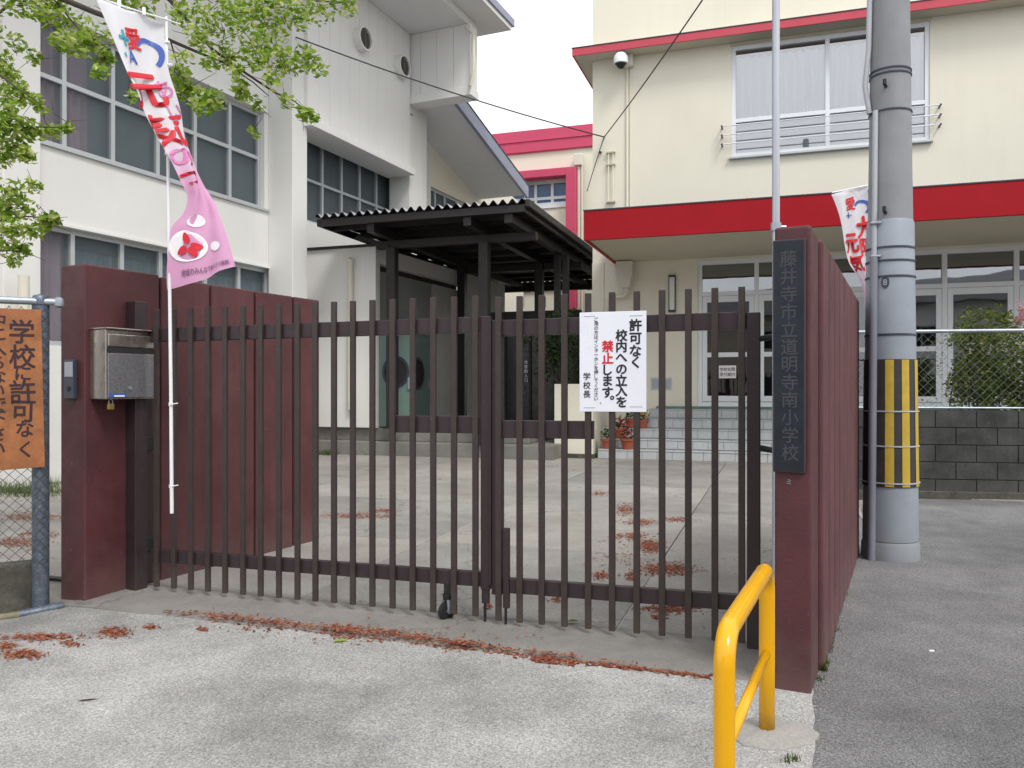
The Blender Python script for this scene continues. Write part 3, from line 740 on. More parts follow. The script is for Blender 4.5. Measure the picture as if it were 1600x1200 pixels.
# round vents
for n_, (u, v) in enumerate(((567, 62), (629, 105))):
    k, z = GY.kz(u - 6, v, CDp); r = .27
    mb = MB(); a = GY.p(k, CDp - .05, z); b = GY.p(k, CDp + .2, z)
    seg = 28
    ring = lambda d, rr: [GY.p(k + rr * cos(2 * pi * j / seg), d, z + rr * sin(2 * pi * j / seg)) for j in range(seg)]
    V = ring(CDp - .04, r) + ring(CDp + .2, r) + ring(CDp + .2, r - .035) + ring(CDp + .02, r - .035)
    Fc = [(q * seg + j, q * seg + (j + 1) % seg, (q + 1) * seg + (j + 1) % seg, (q + 1) * seg + j) for q in range(3) for j in range(seg)]
    mb.add(V, Fc); vt = obj('round_vent', mb, m_white2, gy, smooth=True)
    mb = MB(); mb.add(ring(CDp + .03, r - .036), [tuple(range(seg))]); obj('vent_backing', mb, m_dark, vt)
    mb = MB()
    for q in range(-4, 5):
        zz = z + q * .052; hw = sqrt(max(0, (r - .04) ** 2 - (q * .052) ** 2))
        mb.box(GY, k - hw, k + hw, CDp + .10, CDp + .16, zz - .012, zz + .012)
    mb.box(GY, k - .015, k + .015, CDp + .11, CDp + .175, z - r + .04, z + r - .04)
    obj('vent_louvre', mb, M('vent_grey', (.12, .115, .10), .5), vt)
# flat soffit and roof edge
de = 0
for _ in range(60):                                     # distance out at which the soffit edge shows at pixel (730, 38)
    kq, zq = GY.kz(730, 38, de); de += .05
    if zq < zs_top: break
de -= .05
kw_ = cb + .02
mb = MB(); mb.box(GY, kL, kw_ + .55, -.25, de, zs_top, zs_top + .18); obj('roof_soffit', mb, m_soff, gy)
mb = MB(); mb.box(GY, kL, kw_ + 1.3, de - .3, de + .75, zs_top + .30, zs_top + .5); mb.box(GY, kL, kw_ + 1.25, -12, de - .3, zs_top + .31, zs_top + .6); obj('roof', mb, m_gutter, gy, bevel=.01)
mb = MB(); mb.box(GY, kL, kw_ + 1.2, -.3, de + .7, zs_top + .19, zs_top + .295); obj('roof_deck', mb, m_soff, gy)
# wing wall across the end of the bay, standing out from the building
WF = Fr(*GY.p(kw_ + .02, 0, 0)[:2], *GY.n)              # runs out from the gym wall, faces the street
zw0 = WF.kz(735, 143)[1]; kwe = WF.k(735)
for i in range(4):
    a = CDp - .2 + (kwe - CDp + .2) * i / 4; b = CDp - .2 + (kwe - CDp + .2) * (i + 1) / 4
    mb = MB(); mb.box(WF, a + (.004 if i else 0), b - .004, -.02, 0, zw0 + .14, zs_top - .004); obj('wing_panel', mb, m_white2, gy, bevel=.005, seg=1)
mb = MB(); mb.box(WF, .02, kwe - .01, -.42, -.021, zw0 + .02, zs_top - .006); obj('wing_core', mb, m_white, gy)
mb = MB(); mb.box(WF, .02, kwe + .02, -.45, .03, zw0 - .08, zw0 + .135); obj('wing_lip', mb, m_white2, gy, bevel=.008)
mb = MB(); mb.tube([WF.p(kwe - .1, .1, zs_top - .1), WF.p(kwe + .13, .1, zs_top - .35), WF.p(kwe + .13, .1, zw0 + .4), WF.p(kwe + .04, .1, zw0 + .1)], .045, 10); obj('drain_pipe', mb, m_pipe, gy, smooth=True)
# lower range beyond: wall, windows, sloping roof edge
kr0 = kend - .01
kr1 = K(818)
zq0 = GY.kz(670, 168, 0)[1]; zq1 = GY.kz(782, 292, 0)[1]
kq1 = K(782)
hl = GY.kz(690, 299)[1]
lowh = [(K(671), K(742), gz_sill - .3, hl)]
obj('lower_wall', wall(GY, kr0, kr1, 0, min(zq1, hl + .5), lowh, -.004, .25), m_cream, gy)
mb = MB(); mb.prism(GY, [(kr0, min(zq1, hl + .5) + .001), (kr1, min(zq1, hl + .5) + .001), (kr1, zq1 - .2), (kq1, zq1), (kr0, zq0)], -.25, -.004); obj('gable_wall', mb, m_cream, gy)
window(GY, gy, [K(671), K(685), K(700), K(720), K(742)], [gz_sill - .3, hl], -.1, .06, mat=m_alum2, depth=.08, gm=m_frost)
curtain(GY, gy, kr0, K(750), gz_sill - .4, hl + .05, -.26, m_cur_g, .4, .015)
RD = 1.75
r0k, r0z = GY.kz(712, 152, RD); r1k, r1z = GY.kz(826, 304, RD)
mb = MB()
def rk(k, d, dz): return GY.p(k, d, r0z + (r1z - r0z) * (k - r0k) / (r1k - r0k) + dz)
mb.hexa([rk(r0k - .35, RD - .10, 0), rk(r1k, RD - .10, 0), rk(r1k, -5, 0), rk(r0k - .35, -5, 0), rk(r0k - .35, RD - .10, .12), rk(r1k, RD - .10, .12), rk(r1k, -5, .12), rk(r0k - .35, -5, .12)])
obj('lower_soffit', mb, m_soff, gy)
mb = MB(); mb.hexa([rk(r0k - .35, RD, -.12), rk(r1k, RD, -.12), rk(r1k, RD - .099, -.12), rk(r0k - .35, RD - .099, -.12), rk(r0k - .35, RD, .26), rk(r1k, RD, .26), rk(r1k, RD - .099, .26), rk(r0k - .35, RD - .099, .26)])
obj('roof_edge', mb, m_gutter, gy, bevel=.01)
mb = MB(); mb.hexa([rk(r0k - .35, RD + .012, .262), rk(r1k + .05, RD + .012, .262), rk(r1k + .05, -5, .262), rk(r0k - .35, -5, .262), rk(r0k - .35, RD + .012, .30), rk(r1k + .05, RD + .012, .30), rk(r1k + .05, -5, .30), rk(r0k - .35, -5, .30)])
obj('lower_roof', mb, m_roofm, gy)
mb = MB(); mb.box(GY, K(30, .3), K(44, .3), .13, .4, 0, GY.kz(37, 430, .3)[1]); obj('vent_duct', MB().tube([GY.hit(37, 640, .4), GY.hit(37, 431, .4)], .075, 14), m_pipe, gy, smooth=True)

# entrance annex: front wall, side wall with green doors
kax = K(475)
ax0 = GY.p(kax, 0, 0)
AX = Fr(ax0[0], ax0[1], *E1)
ka1 = AX.k(587); az1 = AX.kz(600, 384)[1]; az0 = AX.kz(555, 668)[1]
an = thing('annex', AX.p(0, 0, 0), 'low flat roofed white porch block with green doors under the dark walkway roof', 'porch')
mb = MB(); mb.box(AX, 0, ka1, -.2, 0, az0, az1); obj('front_wall', mb, m_white, an, bevel=.008)
mb = MB(); mb.box(AX, -.1, ka1 + .06, -7, .06, az1 + .002, az1 + .05); obj('roof_edge', mb, m_roofm, an)
mb = MB(); k, z0 = AX.kz(550, 540); z1 = AX.kz(550, 410)[1]; mb.tube([AX.p(k, .07, z0 - 1.4), AX.p(k, .07, z1)], .06, 12); obj('drain_pipe', mb, m_pipe, an, smooth=True)
mb = MB(); mb.lathe(*AX.p(k, .07, 0)[:2], [(.06, z1 - .02), (.085, z1), (.085, z1 + .06), (.03, z1 + .09)], 12); obj('pipe_cap', mb, m_pipe, an, smooth=True)
c0 = AX.p(ka1, 0, 0)
AS = Fr(c0[0], c0[1], .3904, .9206)                      # side wall line, faces the covered way
zl0 = AS.kz(640, 424)[1]
L_ = 7.0; rec0, rec1 = .08, 4.35
zdo = az0
mb = MB(); mb.box(AS, .0, rec0, -.2, -.001, az0, az1 - .003); mb.box(AS, rec1, L_, -.2, 0, az0, az1 - .003); mb.box(AS, rec0 - .001, rec1 + .001, -.2, 0, zl0, az1 - .004); obj('side_wall', mb, m_white, an)
mb = MB(); mb.box(AS, rec0 + .001, rec1 - .001, -1.1, -1.0, az0, zl0 - .001); mb.box(AS, rec0 + .1, rec1 - .1, -.999, -.21, zl0 - .1, zl0 - .002); obj('recess_wall', mb, m_dark, an)
def round_door(fr, k0, k1, z0, z1, d, name='green_door'):
    mb = MB(); mb.box(fr, k0, k1, d - .04, d, z0, z1); o = obj(name, mb, m_doorg, an, bevel=.006)
    kc_, zc = (k0 + k1) / 2, z0 + (z1 - z0) * .56; r = min(.3, (k1 - k0) * .32); seg = 24
    R = lambda dd, rr: [fr.p(kc_ + rr * cos(2 * pi * j / seg), dd, zc + rr * 1.15 * sin(2 * pi * j / seg)) for j in range(seg)]
    mb = MB(); mb.add(R(d + .001, r + .05) + R(d + .018, r + .05) + R(d + .018, r) + R(d + .004, r), [(q * seg + j, q * seg + (j + 1) % seg, (q + 1) * seg + (j + 1) % seg, (q + 1) * seg + j) for q in range(3) for j in range(seg)])
    obj('porthole_rim', mb, m_dgrey, o, smooth=True)
    mb = MB(); mb.add(R(d + .005, r), [tuple(range(seg))]); obj('porthole_glass', mb, m_glassd if False else m_dark, o)
    mb = MB(); mb.box(fr, k1 - .12, k1 - .07, d + .001, d + .04, z0 + (z1 - z0) * .38, z0 + (z1 - z0) * .5); obj('handle', mb, m_steel, o)
    return o
zdt = az0 + 2.15
ow = Fr(*AS.p(rec0 + .1, .02, 0)[:2], E1[0] * .94 + .3904 * .15, E1[1] * .94 + .9206 * .15)
round_door(ow, -.06, .74, az0 + .02, zdt, .02)
round_door(AS, rec0 + .15, rec0 + 1.4, az0 + .02, zdt, -.22)
round_door(AS, rec0 + 1.43, rec0 + 2.75, az0 + .02, zdt, -.22)
mb = MB(); mb.box(AS, rec0 + .1, rec0 + 2.79, -.30, -.21, zdt + .01, zl0 - .11); obj('transom_panel', mb, m_paleb, an)
mb = MB(); mb.box(AS, rec0 + 2.8, rec1 - .02, -.30, -.19, az0 + .02, zl0 - .11); obj('fixed_panel', mb, M('porch_grey_panel', (.50, .50, .47), .7), an)
# platform in front of the porch
PT = FAC(15.3)
pk0, pk1 = PT.k(440), PT.k(864)
mb = MB(); mb.box(PT, pk0, pk1, -7.5, 0, 0, .30); mb.box(PT, pk0, pk1 - .6, -7.5, -.32, .301, az0 - .002)
solo('porch_platform', mb, m_smooth, PT.p(pk0, 0, 0), 'low concrete platform with a step in front of the porch', 'platform', bevel=.015)
mb = MB(); KF = FAC(15.95); mb.box(KF, KF.k(770), KF.k(928), -.3, 0, 0, .1); solo('drain_kerb', mb, m_kerb, KF.p(KF.k(770), 0, 0), 'dark stained kerb at the foot of the cream planter', 'kerb', bevel=.01)

# ------------------------------------------------------------------ covered walkway roof
CW = FAC(14.3)
wk0_, wz_ = CW.kz(495, 352); wk1_, _ = CW.kz(820, 330); wz_ = 4.78
wk = thing('covered_walkway', CW.p(wk0_, 0, 0), 'dark steel walkway roof of corrugated sheet on posts', 'canopy')
dep = 10.9
def corr(k0, k1, d0, d1, z, amp=.045, pitch=.19, th=.012):
    mb = MB(); n = int((k1 - k0) / pitch * 8)
    for i in range(n + 1):
        k = k0 + (k1 - k0) * i / n; o = amp * sin(2 * pi * (k - k0) / pitch)
        mb.v += [CW.p(k, d0, z + o), CW.p(k, d1, z + o), CW.p(k, d0, z + o - th), CW.p(k, d1, z + o - th)]
        if i:
            a = (i - 1) * 4; mb.f += [(a, a + 4, a + 5, a + 1), (a + 2, a + 3, a + 7, a + 6), (a, a + 2, a + 6, a + 4), (a + 1, a + 5, a + 7, a + 3)]
    return mb
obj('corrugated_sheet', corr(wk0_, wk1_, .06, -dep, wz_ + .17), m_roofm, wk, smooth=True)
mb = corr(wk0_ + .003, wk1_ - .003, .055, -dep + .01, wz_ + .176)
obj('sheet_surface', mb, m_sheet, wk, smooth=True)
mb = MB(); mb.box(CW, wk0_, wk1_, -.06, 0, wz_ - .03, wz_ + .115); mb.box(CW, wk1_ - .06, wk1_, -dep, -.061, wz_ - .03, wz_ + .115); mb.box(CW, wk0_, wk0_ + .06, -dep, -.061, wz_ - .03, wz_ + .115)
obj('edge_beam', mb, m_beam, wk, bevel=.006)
mb = MB(); mb.box(CW, wk1_ + .001, wk1_ + .10, -dep, .02, wz_ + .05, wz_ + .20); obj('gutter', mb, m_beam, wk, bevel=.02)
for i in range(11):
    d = -.55 - i * 1.0; mb = MB(); mb.box(CW, wk0_ + .061, wk1_ - .061, d - .05, d, wz_ - .02, wz_ + .10); obj('purlin', mb, m_beam, wk)
mb = MB(); mb.box(CW, wk0_, wk1_, -dep - .06, -dep - .001, wz_ - .12, wz_ + .115); obj('end_beam', mb, m_roofm, wk)
ck = [CW.k(497) * 0 + FAC(15.35).k(613), FAC(15.35).k(757), ]
for kq in (ck[0], ck[1], wk1_ - .35):
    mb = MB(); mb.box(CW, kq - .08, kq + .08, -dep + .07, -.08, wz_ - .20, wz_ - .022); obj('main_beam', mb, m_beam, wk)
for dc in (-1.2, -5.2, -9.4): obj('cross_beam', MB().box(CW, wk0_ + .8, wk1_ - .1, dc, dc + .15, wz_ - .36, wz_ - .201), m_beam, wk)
mb = MB(); mb.prism(CW, [(wk0_ + .28, wz_ - .10), (wk0_ + .36, wz_ - .03), (wk0_ + .36, wz_ - .03), (ck[0] - .08, wz_ - .27), (ck[0] - .08, wz_ - .36)], -1.1, -1.03); obj('bracket', mb, m_beam, wk)
p15 = -(15.35 - 14.3)
for kq, d, zb0 in ((ck[0], p15, az0), (ck[1], p15, .30), (ck[0], p15 - 4, az0), (ck[1], p15 - 4, az0), (FAC(18.2).k(871), -(18.2 - 14.3), .0), (FAC(18.2).k(884), -(18.2 - 14.3), .0)):
    wd = .10 if kq in ck else .07
    mb = MB(); mb.box(CW, kq - wd, kq + wd, d - wd, d + wd, zb0, wz_ - .36 if d > -2 else wz_ - .2); ps = obj('post', mb, m_beam, wk, bevel=.008)
    mb = MB(); mb.box(CW, kq - wd - .05, kq + wd + .05, d - wd - .05, d + wd + .05, zb0 + .001, zb0 + .03); obj('base_plate', mb, m_beam, ps)

# ------------------------------------------------------------------ red boundary walls and pillars
WL = Fr(-2.97, 5.30, *WD)
zlw = 2.28
lw = thing('red_wall', WL.p(.14, 0, 0), 'maroon panelled wall carrying the steel mailbox', 'wall')
edges = [.14, .757, 1.243, 1.73, 2.205, 2.56]
mb = MB(); mb.box(WL, .145, 2.555, -.225, -.022, -.12, zlw - .012); obj('wall_core', mb, M('maroon_shadow', (.035, .012, .012), .8), lw)
for i in range(5):
    a, b = edges[i], edges[i + 1]
    mb = MB(); mb.box(WL, a + (.013 if i else 0), b - (.013 if i < 4 else 0), -.24 if i in (0, 4) else -.23, .004 if i else .014, -.12, zlw + (.012 if i == 0 else 0))
    obj('panel', mb, m_red if i == 0 else m_red2, lw, bevel=.012, seg=3)
RW = Fr(1.411, 3.776, *WD)
zrw = 2.217; TW = .165
rw = thing('red_wall', RW.p(0, 0, 0), 'maroon ribbed wall behind the black school nameplate', 'wall')
mb = MB(); mb.box(RW, .005, 3.64, -TW + .002, -.024, -.03, zrw - .02); obj('wall_core', mb, bpy.data.materials['maroon_shadow'], rw)
mb = MB(); mb.box(RW, 0, .34, -TW, 0, -.03, zrw + .004); obj('pillar', mb, m_red, rw, bevel=.014, seg=3)
npan = 9; pp = (3.64 - .34) / npan
for i in range(npan):
    a = .34 + pp * i
    mb = MB(); mb.box(RW, a + .03, a + pp - .03, -TW + .004, .022, -.03, zrw - .004); obj('panel', mb, m_red2, rw, bevel=.02, seg=3)
# nameplate
RP = Fr(*RW.p(0, -TW, 0)[:2], *RW.n)                    # pillar front, left to right
ka, za = RP.kz(1207.5, 737, .02); kb, zb = RP.kz(1258.5, 372, .02)
npl = thing('nameplate', RP.p((ka + kb) / 2, .01, za), 'tall black stone nameplate with vertical school name', 'nameplate')
mb = MB(); mb.box(RP, ka, kb, .001, .022, za, zb); obj('frame', mb, M('plate_edge', (.05, .035, .04), .4), npl, bevel=.003)
mb = MB(); mb.box(RP, ka + .007, kb - .007, .0222, .0245, za + .007, zb - .007); obj('plate', mb, m_plate, npl)
mb = MB()
name = '藤井寺市立道明寺南小学校'
for i, ch in enumerate(name):
    v = 404 + (707 - 404) * i / 11; k, z = RP.kz(1232 + .003 * (v - 404) * 3, v, .025)
    put_text(mb, ch, lambda x, y, e: RP.p(x, .0255 + e, y), k, z, .082, .012, sx=.98)
obj('lettering', mb, m_char, npl)
mb = MB(); k, z = RP.kz(1233, 753, .002); put_text(mb, 'ミ', lambda x, y, e: RP.p(x, .0025 + e, y), k, z, .03, .02)
obj('paint_chip', mb, m_paleb, rw)

# flagpole behind the nameplate pillar
fp = RW.p(.16, -TW - .05, 0); u0 = 1212.5
Yp = fp[1]; fx = (u0 - CX) / F * Yp
fp_ = thing('flagpole', (fx, Yp, .0), 'thin silver flagpole rising behind the nameplate pillar', 'flagpole')
mb = MB(); mb.cyl(fx, Yp, 0, 5.2, .0185, .0185, 14); obj('pole', mb, M('flagpole_metal', (.45, .47, .52), .35, metal=.5, var=.05), fp_, smooth=True)
mb = MB(); mb.cyl(fx, Yp, zrw + .02, zrw + .06, .026, .026, 14); mb.tube([(fx + .02, Yp, zrw + .04), (fx + .05, Yp + .0, zrw + .04)], .008, 8); obj('clamp', mb, m_steel, fp_, smooth=True)

# ------------------------------------------------------------------ gate
GP = FAC(4.585)
def px_k(u): return GP.k(u)
def gate_leaf(label, bars, kA, kB, sty, midspan, zdrop):
    g = thing('metal_gate', GP.p((kA + kB) / 2, 0, 0), label, 'gate', 'two leaves of the school gate')
    # rails
    def sag(k): return zdrop[0] + (zdrop[1] - zdrop[0]) * (k - kA) / (kB - kA)
    def rail(name, k0, k1, z0, z1):
        mb = MB(); a, b = sag(k0), sag(k1)
        mb.hexa([GP.p(k0, -.012, z0 + a), GP.p(k1, -.012, z0 + b), GP.p(k1, -.052, z0 + b), GP.p(k0, -.052, z0 + a),
                 GP.p(k0, -.012, z1 + a), GP.p(k1, -.012, z1 + b), GP.p(k1, -.052, z1 + b), GP.p(k0, -.052, z1 + a)])
        return obj(name, mb, m_gate, g, bevel=.004)
    rail('rail', kA, kB, 1.775, 1.872); rail('rail', kA, kB, .215, .305); rail('mid_rail', midspan[0], midspan[1], 1.155, 1.262)
    src = None
    for k in bars:
        z0 = .045 + sag(k) * .6; z1 = 2.005 + sag(k) * .4
        if src is None:
            mb = MB(); mb.box(GP, k - .0185, k + .0185, -.011, .012, z0, z1); src = obj('bar', mb, m_bar, g, bevel=.003); sk, sz = k, z0
        else:
            copies(src, [Vector(GP.p(k, 0, z0)) - Vector(GP.p(sk, 0, sz))])
    mb = MB(); mb.box(GP, sty[0], sty[1], -.055, -.009, .20 + sag(sty[0]), 1.873 + sag(sty[0])); obj('stile', mb, m_gate, g, bevel=.004)
    return g
lb = [px_k(u) for u in (245, 272, 298.5, 325, 352, 380, 407.5, 436, 465, 493, 522, 551.5, 582, 613.5, 645, 677, 709.5, 743)]
rb_ = [px_k(u) for u in (779, 812, 846.5, 882, 919, 956.5, 995, 1034.5, 1075.5, 1117, 1159)]
gl = gate_leaf('left leaf of the dark brown barred gate, with a caster wheel', lb, px_k(233), px_k(752), (px_k(750), px_k(764)), (px_k(613), px_k(750)), (0, .015))
gr = gate_leaf('right leaf of the dark brown barred gate, with the white notice', rb_, px_k(783), px_k(1166), (px_k(767), px_k(783.5)), (px_k(783), px_k(926)), (-.01, .0))
# caster
c = gnd(700, 972); cz = .055
k = GP.k(697); mb = MB()
mb.box(GP, k - .022, k + .03, -.05, -.013, .165, .26); mb.cyl(*GP.p(k, -.03, 0)[:2], .128, .166, .030, .034, 16); ct = obj('caster', mb, m_beam, gl, bevel=.003)
ax_ = lambda t, z, f=0: GP.p(k - .006 + t * .88 + f * -.47, -.022 + t * .47 + f * .88, z)
mb = MB(); mb.tube([ax_(-.016, .060), ax_(-.013, .060), ax_(.013, .060), ax_(.016, .060)], [.046, .058, .058, .046], 28); obj('wheel', mb, m_black, ct, smooth=True)
mb = MB(); mb.tube([ax_(-.030, .060), ax_(.030, .060)], .013, 12); obj('axle', mb, m_steel, ct, smooth=True)
mb = MB()
for t in (-.024, .024): mb.tube([ax_(t, .060), ax_(t, .100), ax_(t * .8, .132)], [.009, .012, .014], 8)
obj('fork', mb, m_steel, ct, smooth=True)
# drop bolts
def bolt(g, u0, u1, vr, zt, zb, d):
    a, b = px_k(u0), px_k(u1); mb = MB(); mb.box(GP, a, b, d, d + .03, zb, zt); o = obj('bolt_housing', mb, m_gate, g, bevel=.003)
    kc_ = (a + b) / 2 - .005; mb = MB(); mb.tube([GP.p(kc_, d + .015, zb + .002), GP.p(kc_, d + .015, .018)], .0085, 10); obj('drop_bolt', mb, m_black, o, smooth=True)
bolt(gl, 751, 762, 0, .31, .13, -.045)
bolt(gr, 785.5, 795, 0, .60, .115, -.03)
mb = MB(); mb.box(GP, px_k(764.2), px_k(767), -.03, .004, .25, 1.87); obj('meeting_strip', mb, m_gate, gr)
# posts
mb = MB(); a, b = px_k(1167), px_k(1188); mb.box(GP, a, b, -.09, 0, -.02, 1.865)
rgp = thing('gate_post', GP.p((a + b) / 2, -.04, 0), 'dark steel gate post beside the nameplate pillar', 'post'); obj('post', mb, m_gate, rgp, bevel=.004)
PG = FAC(4.56)
kp0 = WL.k(207, .02); kp1 = WL.k(231, .02)
p0 = WL.p(kp0, .075, 0); ltop = WL.kz(218, 472, .07)[1]
gp = thing('gate_post', (p0[0], p0[1], 0), 'black gate post against the maroon wall behind the mailbox', 'post')
mb = MB(); q0 = WL.k(205, .075)
mb.box(WL, q0, q0 + .10, .018, .12, -.02, ltop); obj('post', mb, m_gate, gp, bevel=.006)
mb = MB(); mb.box(WL, q0 + .11, q0 + .17, .03, .09, .04, ltop - .35); obj('hinge_tube', mb, m_gate, gp, bevel=.01)
for z in (.32, 1.05, 1.74): obj('hinge', MB().box(WL, q0 + .08, q0 + .2, .05, .10, z - .05, z + .05), m_black, gp, bevel=.006)
for z in (.3, 1.12, 1.72): obj('hinge', MB().tube([GP.p(px_k(1187), -.03, z), RW.p(.28, -TW - .004, z)], .016, 10), m_black, rgp, smooth=True)

# mailbox on the left wall
DM = .175
mk0, mz0 = WL.kz(165, 624, DM); mk1, mz1 = WL.kz(243, 517, DM)
mz1 = WL.kz(165, 514, DM)[1]
mk0 = .19 if mk0 < .15 else mk0
mbx = thing('mailbox', WL.p((mk0 + mk1) / 2, .1, mz0), 'stainless steel mailbox fixed to the maroon wall', 'mailbox')
mb = MB(); mb.box(WL, mk0, mk1, .013, DM, mz0, mz1); obj('body', mb, m_stain, mbx, bevel=.006)
w_ = mk1 - mk0; h_ = mz1 - mz0
mb = MB(); mb.box(WL, mk0 + .012, mk1 - .012, DM + .001, DM + .010, mz0 + .01, mz0 + h_ * .66); obj('door', mb, m_stain2, mbx, bevel=.004)
mb = MB(); mb.box(WL, mk0 + .012, mk1 - .012, DM + .001, DM + .012, mz0 + h_ * .76, mz1 - .03); obj('flap', mb, m_stain, mbx, bevel=.006)
mb = MB(); mb.box(WL, mk0 + .012, mk1 - .012, DM - .002, DM + .004, mz0 + h_ * .67, mz0 + h_ * .755); obj('slot', mb, m_dark, mbx)
mb = MB(); mb.box(WL, mk0 - .006, mk1 + .01, .01, DM + .03, mz1 + .001, mz1 + .012); obj('lid', mb, m_stain, mbx, bevel=.004)
a = mk0 + .02; mb = MB(); mb.box(WL, a, a + .13, DM + .0105, DM + .013, mz0 + .014, mz0 + .04); st_ = obj('label', mb, m_bluep, mbx)
mb = MB(); mb.box(WL, a + .035, a + .115, DM + .0132, DM + .0145, mz0 + .017, mz0 + .027); obj('label_stripe', mb, m_whitep, st_)
mb = MB(); k = mk0 + w_ * .45; mb.tube([WL.p(k, DM + .01, mz0 + .075), WL.p(k, DM + .022, mz0 + .075)], .012, 10); obj('lock_knob', mb, m_steel, mbx, smooth=True)
k = mk0 + .06; pdl = thing('padlock', WL.p(k, DM - .03, mz0 - .07), 'small brass padlock hanging under the mailbox', 'padlock')
mb = MB(); mb.box(WL, k - .022, k + .022, DM - .04, DM - .018, mz0 - .07, mz0 - .03); obj('lock_body', mb, m_gold, pdl, bevel=.004)
mb = MB(); mb.tube([WL.p(k - .014, DM - .029, mz0 - .031), WL.p(k - .014, DM - .029, mz0 - .008), WL.p(k - .008, DM - .029, mz0 - .001), WL.p(k + .008, DM - .029, mz0 - .001), WL.p(k + .014, DM - .029, mz0 - .008), WL.p(k + .014, DM - .029, mz0 - .031)], .0035, 8); obj('shackle', mb, m_steel, pdl, smooth=True)
# intercom on the street end of the wall
EN = Fr(*WL.p(.14, -.24, 0)[:2], *WL.n)
k0, z0 = EN.kz(106, 623); k1, z1 = EN.kz(121.5, 562)
ic = thing('intercom', EN.p((k0 + k1) / 2, .01, z0), 'small dark intercom with pale screen beside the mailbox', 'intercom')
mb = MB(); mb.box(EN, k0, k1, .001, .03, z0, z1); obj('body', mb, m_dgrey, ic, bevel=.005)
mb = MB(); mb.box(EN, k0 + .012, k1 - .008, .0305, .034, z0 + (z1 - z0) * .56, z1 - .015); obj('screen', mb, m_lgrey, ic, bevel=.003)
mb = MB(); mb.tube([EN.p((k0 + k1) / 2, .03, z0 + .07), EN.p((k0 + k1) / 2, .036, z0 + .07)], .016, 12); obj('button', mb, m_black, ic, smooth=True)

# white notice on the gate
DS = .022
k0, z0 = GP.kz(905.5, 643, DS); k1, z1 = GP.kz(1010, 486.5, DS)
sg = thing('notice_sign', GP.p((k0 + k1) / 2, DS, z0), 'white notice board with black and red vertical writing on the gate', 'sign')
z1 = GP.kz(905.5, 488.5, DS)[1]
mb = MB(); mb.box(GP, k0, k1, DS - .007, DS, z0, z1); obj('board', mb, m_sign, sg, bevel=.002)
fs = lambda x, y, e: GP.p(x, DS + .0012 + e, y)
def colm(mb, chars, u, vs, size, bold, mat=None):
    for ch, v in zip(chars, vs):
        uu = u
        if ch == '。': uu = u + 7
        k, z = GP.kz(uu, v, DS); put_text(mb, ch, fs, k, z, size * (1 if ch != '。' else 1), bold)
mb = MB()
colm(mb, '許可なく', 993, (508, 529, 548, 566), .074, .034)
colm(mb, '校内への立入を', 971, (524, 541.5, 559, 577, 594, 610.5, 628), .070, .034)
colm(mb, 'します。', 949.5, (578, 595, 613, 621.5), .070, .034)
colm(mb, 'ご用の方はインターホンを押してください。', 931.5, [499 + i * 6.9 for i in range(20)], .027, .01)
colm(mb, '学校長', 917, (588, 602, 616), .046, .014)
obj('lettering', mb, m_blackp, sg)
mb = MB(); colm(mb, '禁止', 949.5, (541, 559.5), .070, .034); obj('red_lettering', mb, m_redp, sg)
mb = MB()
for ua, ub, v in ((912, 930, 494.5), (984, 1004, 493.5), (912, 930, 637), (984, 1004, 635.5)):
    a, z = GP.kz(ua, v, DS); b, _ = GP.kz(ub, v, DS); mb.box(GP, a, b, DS + .0005, DS + .0015, z - .0015, z + .0015)
obj('corner_rule', mb, m_greyp, sg)

# ------------------------------------------------------------------ banner flags
def cr(p0, p1, p2, p3, t):
    return [.5 * ((2 * b) + (-a + c) * t + (2 * a - 5 * b + 4 * c - d) * t * t + (-a + 3 * b - 3 * c + d) * t ** 3) for a, b, c, d in zip(p0, p1, p2, p3)]
class Ribbon:
    def __init__(s, rows):    # rows: (left point, right point) in the world
        s.r = [list(a) + list(b) for a, b in rows]
        d = [0]
        for i in range(1, len(rows)):
            m0 = [(rows[i-1][0][j] + rows[i-1][1][j]) / 2 for j in range(3)]; m1 = [(rows[i][0][j] + rows[i][1][j]) / 2 for j in range(3)]
            d.append(d[-1] + sqrt(sum((a - b) ** 2 for a, b in zip(m0, m1))))
        s.d = [x / d[-1] for x in d]
    def pt(s, u, v, off=0):
        v = min(.9999, max(0, v)); i = 0
        while i < len(s.d) - 2 and s.d[i + 1] <= v: i += 1
        t = (v - s.d[i]) / (s.d[i + 1] - s.d[i]); R = s.r; n = len(R)
        q = cr(R[max(i - 1, 0)], R[i], R[i + 1], R[min(i + 2, n - 1)], t)
        a, b = Vector(q[:3]), Vector(q[3:]); p = a.lerp(b, u)
        nrm = (b - a).cross(Vector((0, 0, -1)));
        if nrm.length < 1e-6: nrm = Vector((0, -1, 0))
        nrm.normalize()
        if nrm.y > 0: nrm = -nrm
        wav = .034 * sin(u * 5.5 + v * 9) * (1 if 0 < v else 0) + .012 * sin(u * 13 + v * 4)
        return tuple(p + nrm * (wav + off))
def ribbon_mesh(rb, nu=22, nv=90):
    mb = MB(); mb.uv = []
    for j in range(nv + 1):
        for i in range(nu + 1):
            mb.v.append(rb.pt(i / nu, j / nv)); mb.uv.append((i / nu, 1 - j / nv))
            if i and j: a = (j - 1) * (nu + 1) + i - 1; mb.f.append((a, a + 1, a + nu + 2, a + nu + 1))
    return mb
